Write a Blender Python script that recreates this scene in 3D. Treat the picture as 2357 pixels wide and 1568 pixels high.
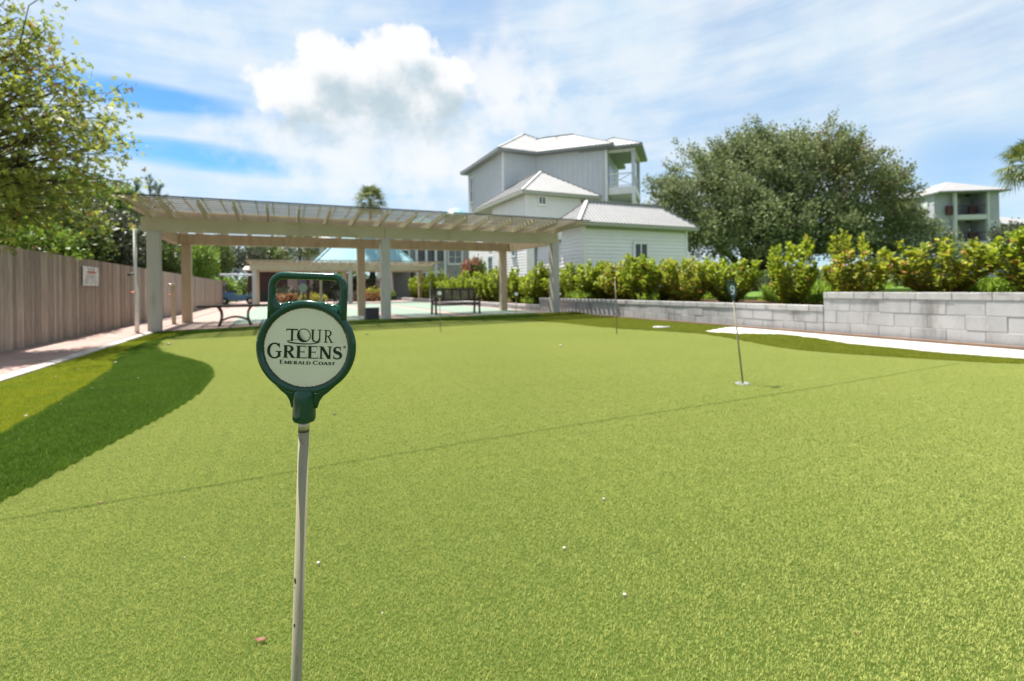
import bpy, bmesh, math, random
import numpy as np
from mathutils import Vector, Matrix, Quaternion

for o in list(bpy.data.objects):
    bpy.data.objects.remove(o, do_unlink=True)
SC = bpy.context.scene
COL = SC.collection
random.seed(7)
RNG = np.random.default_rng(11)
PI = math.pi

# ------------------------------------------------------------------ camera
LENS_PX, YAW, ROLL, PCX, PCY, EYE = 1100.0, math.radians(25.4), 0.014, 1178.5, 663.0, 1.0
FW = np.array([math.sin(YAW), math.cos(YAW), 0.0])
RT = np.array([math.cos(YAW), -math.sin(YAW), 0.0])
UPZ = np.array([0.0, 0.0, 1.0])
CR = RT * math.cos(ROLL) - UPZ * math.sin(ROLL)
CU = UPZ * math.cos(ROLL) + RT * math.sin(ROLL)
cam_d = bpy.data.cameras.new('camera')
cam = bpy.data.objects.new('camera', cam_d)
COL.objects.link(cam)
cam_d.sensor_width = 36.0
cam_d.lens = 36.0 * LENS_PX / 2357.0
cam_d.shift_y = -(784.0 - PCY) / 2357.0
cam_d.clip_start = 0.02
cam_d.clip_end = 4000.0
cam_d.dof.use_dof = True
cam_d.dof.focus_distance = 0.574
cam_d.dof.aperture_fstop = 6.5
m = Matrix(((CR[0], CU[0], -FW[0], 0), (CR[1], CU[1], -FW[1], 0), (CR[2], CU[2], -FW[2], EYE), (0, 0, 0, 1)))
cam.matrix_world = m
SC.camera = cam

# surveying helpers: where a sight line of the level camera meets a plane of the place
def sight(x, y): return FW + CR * (x - PCX) / LENS_PX + CU * (PCY - y) / LENS_PX
def on_z(x, y, z=0.0):
    d = sight(x, y); t = (z - EYE) / d[2]; return np.array([0, 0, EYE]) + d * t
def on_y(x, y, Y):
    d = sight(x, y); return np.array([0, 0, EYE]) + d * (Y / d[1])
def on_x(x, y, X):
    d = sight(x, y); return np.array([0, 0, EYE]) + d * (X / d[0])
def deep(x, y, D): return np.array([0, 0, EYE]) + sight(x, y) * D

# ------------------------------------------------------------------ light and exposure
SUN_V = Vector((-0.15, 0.39, 1.0)).normalized()
sun_el = math.asin(SUN_V.z)
sun_az = math.atan2(SUN_V.x, SUN_V.y)
sd = bpy.data.lights.new('sun', 'SUN')
sd.energy = 5.0
sd.angle = math.radians(0.53)
sd.color = (1.0, 0.955, 0.88)
sun = bpy.data.objects.new('sun', sd)
COL.objects.link(sun)
sun.rotation_euler = SUN_V.to_track_quat('Z', 'Y').to_euler()
sun.location = (0, 0, 60)
SC.view_settings.view_transform = 'Standard'
SC.view_settings.look = 'None'
SC.view_settings.exposure = 1.40
SC.view_settings.gamma = 1.0
SC.view_settings.use_curve_mapping = False
SC.render.engine = 'CYCLES'
SC.cycles.use_denoising = True
SC.cycles.max_bounces = 6
SC.cycles.transparent_max_bounces = 6
SC.cycles.sample_clamp_indirect = 6.0

# ------------------------------------------------------------------ world: sky with veil and cumulus
world = bpy.data.worlds.new('World')
SC.world = world
world.use_nodes = True
wt = world.node_tree
wt.nodes.clear()

class S:
    """a shader socket with arithmetic"""
    def __init__(self, tree, sock): self.t, self.s = tree, sock
    def _m(self, op, *args, clamp=False):
        n = self.t.nodes.new('ShaderNodeMath'); n.operation = op; n.use_clamp = clamp
        for i, a in enumerate((self,) + args):
            if isinstance(a, S): self.t.links.new(a.s, n.inputs[i])
            else: n.inputs[i].default_value = a
        return S(self.t, n.outputs[0])
    def __add__(self, b): return self._m('ADD', b)
    def __sub__(self, b): return self._m('SUBTRACT', b)
    def __mul__(self, b): return self._m('MULTIPLY', b)
    def __truediv__(self, b): return self._m('DIVIDE', b)
    def clamp(self): return self._m('ADD', 0.0, clamp=True)
    def smin(self, b, d=0.2): return self._m('SMOOTH_MIN', b, d)
    def smax(self, b, d=0.2): return self._m('SMOOTH_MAX', b, d)
    def step(self, a, b):
        n = self.t.nodes.new('ShaderNodeMapRange'); n.interpolation_type = 'SMOOTHSTEP'
        self.t.links.new(self.s, n.inputs['Value'])
        n.inputs['From Min'].default_value = a; n.inputs['From Max'].default_value = b
        return S(self.t, n.outputs[0])

def noise_socket(tree, vec, scale, detail=5, rough=0.55, distort=0.0, lac=2.0):
    n = tree.nodes.new('ShaderNodeTexNoise'); n.noise_dimensions = '3D'
    n.inputs['Scale'].default_value = scale; n.inputs['Detail'].default_value = detail
    n.inputs['Roughness'].default_value = rough; n.inputs['Distortion'].default_value = distort
    n.inputs['Lacunarity'].default_value = lac
    if vec is not None: tree.links.new(vec, n.inputs['Vector'])
    return S(tree, n.outputs['Fac'])

def mix_color(tree, fac, a, b):
    n = tree.nodes.new('ShaderNodeMix'); n.data_type = 'RGBA'
    for sock, v in ((n.inputs[0], fac), (n.inputs[6], a), (n.inputs[7], b)):
        if isinstance(v, S): tree.links.new(v.s, sock)
        elif isinstance(v, (tuple, list)): sock.default_value = (*v, 1.0)
        else: sock.default_value = v
    return S(tree, n.outputs[2])

def az_el(x, y):
    d = sight(x, y); d = d / np.linalg.norm(d)
    return math.atan2(d[0], d[1]), math.asin(d[2])

def build_world():
    t = wt
    tc = t.nodes.new('ShaderNodeTexCoord')
    sep = t.nodes.new('ShaderNodeSeparateXYZ'); t.links.new(tc.outputs['Generated'], sep.inputs[0])
    X, Y, Z = (S(t, sep.outputs[i]) for i in range(3))
    az = X._m('ARCTAN2', Y)
    el = Z._m('ARCSINE')
    comb = t.nodes.new('ShaderNodeCombineXYZ')
    t.links.new(az.s, comb.inputs[0]); t.links.new(el.s, comb.inputs[1])
    st = t.nodes.new('ShaderNodeCombineXYZ')
    t.links.new((az * 0.9 + el * 0.8).s, st.inputs[0]); t.links.new((el * 6.5 - az * 0.5).s, st.inputs[1])
    sky = t.nodes.new('ShaderNodeTexSky'); sky.sky_type = 'NISHITA'
    sky.sun_disc = False
    sky.sun_elevation = sun_el; sky.sun_rotation = sun_az
    sky.altitude = 0; sky.air_density = 1.0; sky.dust_density = 0.6; sky.ozone_density = 2.2
    gam = t.nodes.new('ShaderNodeGamma'); gam.inputs[1].default_value = 1.25
    t.links.new(sky.outputs[0], gam.inputs[0])
    skyc = S(t, gam.outputs[0])
    mu = t.nodes.new('ShaderNodeMix'); mu.data_type = 'RGBA'; mu.blend_type = 'MULTIPLY'; mu.inputs[0].default_value = 1.0
    t.links.new(skyc.s, mu.inputs[6]); mu.inputs[7].default_value = (0.42, 0.72, 0.88, 1); skyc = S(t, mu.outputs[2])

    def blob(x, y, rx, ry, a=az, e=el):
        ca, ce = az_el(x, y)
        a2, _ = az_el(x + rx, y); _, e2 = az_el(x, y - ry)
        u = (a - ca) / abs(a2 - ca); v = (e - ce) / abs(e2 - ce)
        return (u * u + v * v) * -1.0 + 1.0
    # thin streaked cirrus over the whole dome
    nA = noise_socket(t, comb.outputs[0], 13.0, 7, 0.60)
    nB = noise_socket(t, comb.outputs[0], 3.2, 3, 0.55)
    nC = noise_socket(t, st.outputs[0], 2.2, 5, 0.58)
    a0 = nA - 0.5; c0 = nC - 0.5
    veil = (nC * 0.6 + nB * 0.5).step(0.33, 0.66) * 0.40 + 0.55
    # rents in the veil where the deep blue shows
    holes = None
    for b, k in (((340, 224, 330, 44), 1.0), ((510, 366, 330, 36), 1.0), ((2250, 370, 330, 90), 0.42)):
        h = (blob(*b) + c0 * 3.0 + a0 * 0.5).step(-0.2, 1.0) * k
        holes = h if holes is None else holes._m('MAXIMUM', h)
    veil = veil * (holes * -0.97 + 1.0)
    # denser soft patches
    soft = None
    for b in ((470, 60, 230, 95), (1250, 260, 480, 150)):
        h = (blob(*b) + c0 * 1.3 + a0 * 1.6).step(-0.1, 1.0)
        soft = h if soft is None else soft._m('MAXIMUM', h)
    veil = veil._m('MAXIMUM', soft * 0.93)
    # the cumulus tower
    lumps = ((690, 220, 125, 80), (770, 165, 105, 90), (870, 180, 150, 110), (945, 125, 75, 75), (1010, 205, 95, 90))
    def mass(a, e):
        d = None
        for b in lumps:
            v = blob(*b, a, e)
            d = v if d is None else d.smax(v, 0.5)
        return d
    dn = mass(az, el) + a0 * 3.3 + (nB - 0.5) * 1.0
    off = t.nodes.new('ShaderNodeCombineXYZ')
    a2 = az + -0.020; e2 = el + 0.050
    t.links.new(a2.s, off.inputs[0]); t.links.new(e2.s, off.inputs[1])
    dn2 = mass(a2, e2) + (noise_socket(t, off.outputs[0], 13.0, 4, 0.60) - 0.5) * 2.2
    base_cut = el.step(0.20, 0.34)
    skirt = (blob(1140, 195, 165, 130)._m('MAXIMUM', blob(860, 330, 330, 150)) + a0 * 2.4 + (nB - 0.5) * 1.2).step(-0.25, 1.05) * 0.74
    alpha = (dn.step(-0.12, 0.40) * (base_cut * 0.55 + 0.45))._m('MAXIMUM', skirt)
    shade = dn2.step(0.15, 1.25) * 0.85
    cum = mix_color(t, shade, (7.5, 7.6, 7.7), (3.6, 4.7, 5.35))
    veilc = mix_color(t, (nA * 0.5 + nC * 0.5).step(0.36, 0.66), (5.2, 6.45, 7.4), (6.5, 7.05, 7.5))
    c = mix_color(t, veil.clamp(), skyc, veilc)
    c = mix_color(t, alpha.clamp(), c, cum)
    bg = t.nodes.new('ShaderNodeBackground'); bg.inputs['Strength'].default_value = 0.05
    t.links.new(c.s, bg.inputs[0])
    out = t.nodes.new('ShaderNodeOutputWorld'); t.links.new(bg.outputs[0], out.inputs[0])
build_world()

# ------------------------------------------------------------------ materials
MATS = {}
def mat(name, col, col2=None, rough=0.6, spec=0.4, var=0.5, scale=6.0, detail=4, bump=0.0, bscale=40.0, metallic=0.0,
        stretch=(1, 1, 1), trans=0.0, island=None, accent=None, random_obj=0.0, coat=0.0, stain=None, world_space=False):
    """col/col2 mixed by noise in object space; island=(colA,colB) per-leaf tint; accent=(col, share)"""
    mt = bpy.data.materials.new(name); mt.use_nodes = True
    t = mt.node_tree; t.nodes.clear()
    out = t.nodes.new('ShaderNodeOutputMaterial')
    p = t.nodes.new('ShaderNodeBsdfPrincipled')
    p.inputs['Roughness'].default_value = rough
    p.inputs['Specular IOR Level'].default_value = spec
    p.inputs['Metallic'].default_value = metallic
    p.inputs['Coat Weight'].default_value = coat
    tc = t.nodes.new('ShaderNodeTexCoord'); mp = t.nodes.new('ShaderNodeMapping')
    mp.inputs['Scale'].default_value = stretch
    t.links.new(tc.outputs['Object'], mp.inputs[0])
    vec = mp.outputs[0]
    if world_space:
        ge = t.nodes.new('ShaderNodeNewGeometry'); vec = ge.outputs['Position']
    if random_obj:
        ol = t.nodes.new('ShaderNodeObjectInfo'); ad = t.nodes.new('ShaderNodeVectorMath'); ad.operation = 'MULTIPLY_ADD'
        t.links.new(ol.outputs['Location'], ad.inputs[0]); ad.inputs[1].default_value = (1.31, 1.17, 1.43); t.links.new(tc.outputs['Object'], ad.inputs[2])
        t.links.new(ad.outputs[0], mp.inputs[0])
    c2 = col2 if col2 is not None else tuple(v * 0.7 for v in col)
    nz = noise_socket(t, vec, scale, detail, 0.6).step(0.5 - 0.5 * var - 0.01, 0.5 + 0.5 * var + 0.01)
    c = mix_color(t, nz, col, c2)
    if stain is not None:
        scol, ssc, amt = stain
        ns = noise_socket(t, vec, ssc, 6, 0.65, 0.3).step(0.52, 0.75) * amt
        c = mix_color(t, ns, c, scol)
    if island is not None:
        gi = t.nodes.new('ShaderNodeNewGeometry'); r = S(t, gi.outputs['Random Per Island'])
        c = mix_color(t, 0.5 if world_space else 0.75, c, mix_color(t, r, island[0], island[1]))
        if accent is not None:
            k = (r * 37.0)._m('FRACT').step(1.0 - accent[1] - 0.005, 1.0 - accent[1] + 0.005)
            c = mix_color(t, k, c, accent[0])
    if random_obj:
        oi = t.nodes.new('ShaderNodeObjectInfo'); hs = t.nodes.new('ShaderNodeHueSaturation')
        v = S(t, oi.outputs['Random']) * (2 * random_obj) + (1.0 - random_obj)
        t.links.new(v.s, hs.inputs['Value']); t.links.new(c.s, hs.inputs['Color'])
        h = (S(t, oi.outputs['Random']) * 7.0)._m('FRACT') * 0.02 + 0.49
        t.links.new(h.s, hs.inputs['Hue'])
        c = S(t, hs.outputs[0])
    t.links.new(c.s, p.inputs['Base Color'])
    if bump:
        b = t.nodes.new('ShaderNodeBump'); b.inputs['Strength'].default_value = 1.0; b.inputs['Distance'].default_value = bump
        nb = noise_socket(t, vec, bscale, 4, 0.6); t.links.new(nb.s, b.inputs['Height'])
        t.links.new(b.outputs[0], p.inputs['Normal'])
    sh = p.outputs[0]
    if trans:
        tr = t.nodes.new('ShaderNodeBsdfTranslucent'); t.links.new(c.s, tr.inputs[0])
        ms = t.nodes.new('ShaderNodeMixShader'); ms.inputs[0].default_value = trans
        t.links.new(sh, ms.inputs[1]); t.links.new(tr.outputs[0], ms.inputs[2]); sh = ms.outputs[0]
    t.links.new(sh, out.inputs[0])
    MATS[name] = mt
    return mt

mat('ground_soil', (0.10, 0.10, 0.05), (0.06, 0.09, 0.03), 0.95, 0.1, scale=0.3)
mat('mulch', (0.12, 0.065, 0.04), (0.05, 0.03, 0.02), 0.95, 0.1, scale=9, bump=0.02, bscale=30)
mat('lawn', (0.10, 0.17, 0.03), (0.06, 0.11, 0.02), 0.9, 0.1, scale=2)
mat('turf_backing', (0.045, 0.07, 0.010), (0.035, 0.055, 0.008), 0.95, 0.1, scale=0.7)
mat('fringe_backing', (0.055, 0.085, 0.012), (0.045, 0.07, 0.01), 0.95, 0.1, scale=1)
mat('rough_backing', (0.12, 0.135, 0.02), (0.085, 0.11, 0.016), 0.95, 0.1, scale=2)
mat('green_blade', (0.50, 0.53, 0.155), (0.42, 0.47, 0.12), 0.65, 0.2, scale=0.55, detail=6, trans=0.3, island=((0.22, 0.27, 0.042), (0.62, 0.64, 0.225)), world_space=True)
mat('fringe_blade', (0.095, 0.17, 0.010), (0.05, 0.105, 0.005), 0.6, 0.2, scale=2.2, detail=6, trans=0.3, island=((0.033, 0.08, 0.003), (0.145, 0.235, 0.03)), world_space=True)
mat('collar_blade', (0.23, 0.245, 0.016), (0.13, 0.175, 0.011), 0.6, 0.2, scale=2.0, detail=6, trans=0.3, island=((0.10, 0.14, 0.008), (0.28, 0.29, 0.03)), world_space=True)  # same turf as the fringe; its sunlit look is put into the lighter colour
mat('rough_blade', (0.31, 0.31, 0.016), (0.15, 0.225, 0.012), 0.6, 0.2, scale=2.5, detail=6, trans=0.3, island=((0.15, 0.21, 0.008), (0.36, 0.37, 0.03)), world_space=True)
mat('sand', (0.52, 0.505, 0.48), (0.45, 0.43, 0.40), 0.95, 0.1, scale=6, bump=0.01, bscale=60)
mat('paver', (0.34, 0.245, 0.22), (0.285, 0.195, 0.17), 0.85, 0.2, scale=3, random_obj=0.14, bump=0.003, bscale=60)
mat('paver_joint', (0.31, 0.24, 0.215), (0.26, 0.20, 0.18), 0.95, 0.1, scale=8)
mat('concrete_edge', (0.40, 0.36, 0.33), (0.33, 0.29, 0.265), 0.85, 0.2, scale=5, bump=0.002)
mat('court_green', (0.165, 0.215, 0.17), (0.145, 0.195, 0.155), 0.6, 0.3, scale=2)
mat('block', (0.43, 0.415, 0.415), (0.34, 0.33, 0.33), 0.9, 0.2, scale=3, detail=6, bump=0.005, bscale=45, random_obj=0.05, stain=((0.16, 0.145, 0.135), 1.5, 1.0), stretch=(1, 1, 0.25))
mat('cap_block', (0.46, 0.445, 0.44), (0.36, 0.35, 0.345), 0.9, 0.2, scale=4, bump=0.004, bscale=45, random_obj=0.06, stain=((0.12, 0.10, 0.09), 3.0, 0.9))
mat('mortar', (0.42, 0.405, 0.40), (0.22, 0.21, 0.20), 0.95, 0.1, scale=3)
mat('edging_wood', (0.30, 0.20, 0.145), (0.20, 0.13, 0.09), 0.85, 0.2, scale=5, stretch=(4, 0.5, 4))
mat('fence_board', (0.41, 0.335, 0.275), (0.235, 0.19, 0.16), 0.85, 0.2, scale=4, detail=6, stretch=(9, 9, 0.6), random_obj=0.28, stain=((0.13, 0.095, 0.07), 2.5, 0.75), bump=0.003, bscale=20)
mat('cream_paint', (0.49, 0.45, 0.325), (0.43, 0.39, 0.275), 0.6, 0.3, scale=1.6, bump=0.001, bscale=30, stain=((0.27, 0.235, 0.16), 1.5, 0.5))
mat('warm_cream_paint', (0.50, 0.405, 0.285), (0.42, 0.33, 0.22), 0.6, 0.3, scale=1.2, stretch=(3, 3, 0.6), stain=((0.30, 0.20, 0.12), 1.5, 0.6))
mat('column_paint', (0.46, 0.45, 0.41), (0.40, 0.39, 0.345), 0.6, 0.3, scale=1.2, stretch=(3, 3, 0.6), stain=((0.26, 0.24, 0.20), 1.3, 0.6))
mat('lath', (0.50, 0.42, 0.31), (0.41, 0.34, 0.245), 0.75, 0.25, scale=2, stretch=(0.5, 6, 6), random_obj=0.15)
mat('dark_trim', (0.05, 0.05, 0.045), (0.03, 0.03, 0.03), 0.6)
mat('white_paint', (0.52, 0.52, 0.53), (0.47, 0.47, 0.48), 0.55, 0.3, scale=2)
mat('siding_white', (0.76, 0.73, 0.765), (0.72, 0.69, 0.725), 0.6, 0.3, scale=1.5, random_obj=0.03)
mat('siding_pale', (0.76, 0.745, 0.745), (0.71, 0.695, 0.695), 0.6, 0.3, scale=1.5, stain=((0.55, 0.54, 0.53), 0.8, 0.5))
mat('siding_blue', (0.51, 0.53, 0.57), (0.47, 0.49, 0.53), 0.6, 0.3, scale=1.5)
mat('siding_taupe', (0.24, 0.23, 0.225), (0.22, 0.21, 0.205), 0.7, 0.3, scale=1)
mat('siding_grey', (0.37, 0.375, 0.43), (0.33, 0.335, 0.39), 0.7, 0.3, scale=1)
mat('fascia', (0.36, 0.37, 0.30), (0.31, 0.32, 0.26), 0.6)
mat('eave_dark', (0.24, 0.25, 0.26), (0.20, 0.21, 0.22), 0.6)
mat('metal_roof', (0.36, 0.355, 0.355), (0.325, 0.32, 0.32), 0.5, 0.4, scale=1.0)
mat('grey_roof', (0.27, 0.265, 0.265), (0.24, 0.235, 0.235), 0.5, 0.4, scale=1)
mat('teal_roof', (0.22, 0.40, 0.43), (0.19, 0.36, 0.40), 0.4, 0.4, scale=1)
mat('glass', (0.03, 0.05, 0.065), (0.05, 0.07, 0.085), 0.08, 0.8, scale=1)
mat('dark_glass', (0.012, 0.015, 0.018), (0.02, 0.024, 0.028), 0.12, 0.6, scale=1)
mat('blind', (0.55, 0.58, 0.58), (0.48, 0.52, 0.52), 0.4)
mat('door_green', (0.05, 0.10, 0.09), (0.04, 0.08, 0.07), 0.4)
mat('dark_red', (0.09, 0.035, 0.035), (0.06, 0.02, 0.02), 0.6)
mat('bench_wood', (0.085, 0.070, 0.060), (0.055, 0.045, 0.04), 0.7, 0.3, scale=4, stretch=(1, 6, 6))
mat('bench_slat', (0.24, 0.205, 0.165), (0.16, 0.135, 0.11), 0.75, 0.25, scale=4, stretch=(1, 6, 6))
mat('cast_iron', (0.10, 0.075, 0.055), (0.06, 0.045, 0.035), 0.55, 0.4, scale=8)
mat('bin_dark', (0.03, 0.032, 0.045), (0.022, 0.024, 0.034), 0.5)
mat('black_metal', (0.015, 0.015, 0.016), (0.02, 0.02, 0.02), 0.5)
mat('brown_hut', (0.065, 0.032, 0.024), (0.045, 0.022, 0.017), 0.8, scale=2, stretch=(6, 6, 1))
mat('stucco_pink', (0.44, 0.36, 0.33), (0.38, 0.31, 0.285), 0.9, scale=1)
mat('cart_blue', (0.05, 0.17, 0.30), (0.04, 0.14, 0.26), 0.35, 0.5, coat=0.3)
mat('cart_roof', (0.66, 0.70, 0.76), (0.60, 0.64, 0.70), 0.4)
mat('rubber', (0.02, 0.02, 0.02), None, 0.8)
mat('purple_cloth', (0.10, 0.085, 0.15), (0.08, 0.07, 0.12), 0.85)
mat('trunk_wood', (0.085, 0.065, 0.05), (0.05, 0.038, 0.03), 0.95, 0.1, scale=4, stretch=(3, 3, 0.6), bump=0.02, bscale=12)
mat('palm_trunk', (0.17, 0.135, 0.12), (0.10, 0.08, 0.07), 0.95, 0.1, scale=6, bump=0.03, bscale=9)
mat('stem_wood', (0.16, 0.11, 0.07), (0.11, 0.075, 0.05), 0.9, 0.1)
mat('oak_leaf', (0.16, 0.20, 0.082), (0.11, 0.145, 0.06), 0.6, 0.25, scale=0.35, trans=0.32, island=((0.07, 0.105, 0.04), (0.30, 0.33, 0.145)))
mat('tan_leaf', (0.22, 0.19, 0.075), (0.16, 0.155, 0.06), 0.55, 0.3, scale=0.5, trans=0.3, island=((0.14, 0.14, 0.05), (0.28, 0.22, 0.09)))
mat('gum_leaf', (0.23, 0.275, 0.036), (0.14, 0.195, 0.032), 0.5, 0.25, scale=0.8, trans=0.5, island=((0.09, 0.135, 0.024), (0.44, 0.44, 0.07)), accent=((0.28, 0.16, 0.06), 0.04))
mat('hedge_leaf', (0.235, 0.31, 0.022), (0.14, 0.215, 0.018), 0.5, 0.25, scale=1.6, trans=0.4, island=((0.08, 0.14, 0.010), (0.43, 0.48, 0.035)), accent=((0.44, 0.27, 0.06), 0.02))
mat('hedge_leaf_tinted', (0.26, 0.31, 0.025), (0.15, 0.215, 0.018), 0.5, 0.25, scale=1.6, trans=0.4, island=((0.09, 0.145, 0.012), (0.46, 0.47, 0.04)), accent=((0.48, 0.26, 0.08), 0.06))
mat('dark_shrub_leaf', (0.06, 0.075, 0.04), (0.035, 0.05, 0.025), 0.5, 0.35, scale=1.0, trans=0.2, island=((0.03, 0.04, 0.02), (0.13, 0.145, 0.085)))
mat('bright_shrub_leaf', (0.14, 0.23, 0.03), (0.08, 0.15, 0.02), 0.5, 0.35, scale=1.0, trans=0.4, island=((0.06, 0.12, 0.015), (0.25, 0.35, 0.045)))
mat('mid_shrub_leaf', (0.09, 0.14, 0.028), (0.05, 0.09, 0.02), 0.5, 0.35, scale=1.0, trans=0.3, island=((0.035, 0.065, 0.012), (0.17, 0.22, 0.05)))
mat('fern_leaf', (0.22, 0.33, 0.035), (0.14, 0.25, 0.025), 0.6, 0.2, scale=2, trans=0.45, island=((0.14, 0.24, 0.02), (0.36, 0.46, 0.07)))
mat('pine_leaf', (0.08, 0.13, 0.06), (0.06, 0.10, 0.045), 0.6, 0.2, trans=0.2)
mat('palm_leaf', (0.10, 0.14, 0.03), (0.065, 0.10, 0.022), 0.5, 0.3, scale=1, trans=0.3, island=((0.06, 0.095, 0.02), (0.21, 0.22, 0.06)))
mat('yellow_leaf', (0.32, 0.31, 0.05), (0.22, 0.24, 0.04), 0.5, 0.3, trans=0.3, island=((0.20, 0.25, 0.03), (0.45, 0.36, 0.08)))
mat('flower_pink', (0.42, 0.11, 0.10), (0.32, 0.08, 0.08), 0.6, trans=0.3)
mat('flower_orange', (0.24, 0.12, 0.06), (0.18, 0.10, 0.05), 0.7, trans=0.2, island=((0.12, 0.12, 0.03), (0.36, 0.13, 0.07)))
mat('marker_green', (0.0008, 0.048, 0.024), (0.0008, 0.04, 0.021), 0.14, 0.45, scale=40, bump=0.00010, bscale=160, stain=((0.002, 0.07, 0.035), 60, 0.5))
mat('marker_wear', (0.42, 0.55, 0.48), (0.25, 0.40, 0.33), 0.6, scale=300)
mat('print_green', (0.008, 0.028, 0.010), (0.008, 0.028, 0.010), 0.6, 0.2)
mat('rod_white', (0.275, 0.25, 0.165), (0.21, 0.19, 0.125), 0.6, 0.3, scale=60, detail=8, stretch=(1, 1, 0.12), stain=((0.06, 0.055, 0.04), 120, 0.6))
mat('rod_mark', (0.05, 0.055, 0.045), (0.08, 0.08, 0.06), 0.8, scale=300)
mat('ferrule', (0.55, 0.53, 0.46), (0.30, 0.27, 0.20), 0.35, 0.5, metallic=0.7, scale=90, detail=8, stretch=(1, 1, 0.2))
mat('number_white', (0.78, 0.80, 0.78), (0.70, 0.73, 0.70), 0.5)
mat('cup_white', (0.24, 0.25, 0.25), (0.16, 0.17, 0.17), 0.6, scale=30)
mat('rod_tip', (0.62, 0.56, 0.20), (0.5, 0.45, 0.15), 0.5)
mat('pvc', (0.74, 0.73, 0.70), (0.64, 0.62, 0.58), 0.4)
mat('copper', (0.48, 0.20, 0.10), None, 0.4, metallic=0.6)
mat('pebble', (0.48, 0.43, 0.39), (0.30, 0.25, 0.22), 0.8, scale=120)
mat('red_leaf', (0.17, 0.045, 0.035), (0.10, 0.03, 0.02), 0.6, scale=60)
mat('sign_white', (0.72, 0.72, 0.70), None, 0.5, var=0.1)
mat('sign_red', (0.55, 0.10, 0.08), None, 0.5)
mat('sign_grey', (0.40, 0.41, 0.42), None, 0.5)
def plate_material():
    mt = mat('plate_cream', (0.60, 0.595, 0.445), (0.57, 0.565, 0.42), 0.45, 0.35, scale=25)
    t = mt.node_tree
    p = next(n for n in t.nodes if n.type == 'BSDF_PRINCIPLED')
    base = S(t, p.inputs['Base Color'].links[0].from_socket)
    tc = t.nodes.new('ShaderNodeTexCoord'); sp = t.nodes.new('ShaderNodeSeparateXYZ'); t.links.new(tc.outputs['Object'], sp.inputs[0])
    x = S(t, sp.outputs[0]) / 0.0508; z = S(t, sp.outputs[2]) / 0.0478
    r = (x * x + z * z)._m('SQRT')
    r = r + (noise_socket(t, tc.outputs['Object'], 500, 3, 0.7) - 0.5) * 0.05
    c = mix_color(t, r.step(0.975, 0.99), base, (0.10, 0.055, 0.03))
    sp2 = noise_socket(t, tc.outputs['Object'], 160, 2, 0.5).step(0.78, 0.80) * 0.5
    c = mix_color(t, sp2, c, (0.25, 0.26, 0.2))
    t.links.new(c.s, p.inputs['Base Color'])
plate_material()

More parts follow.
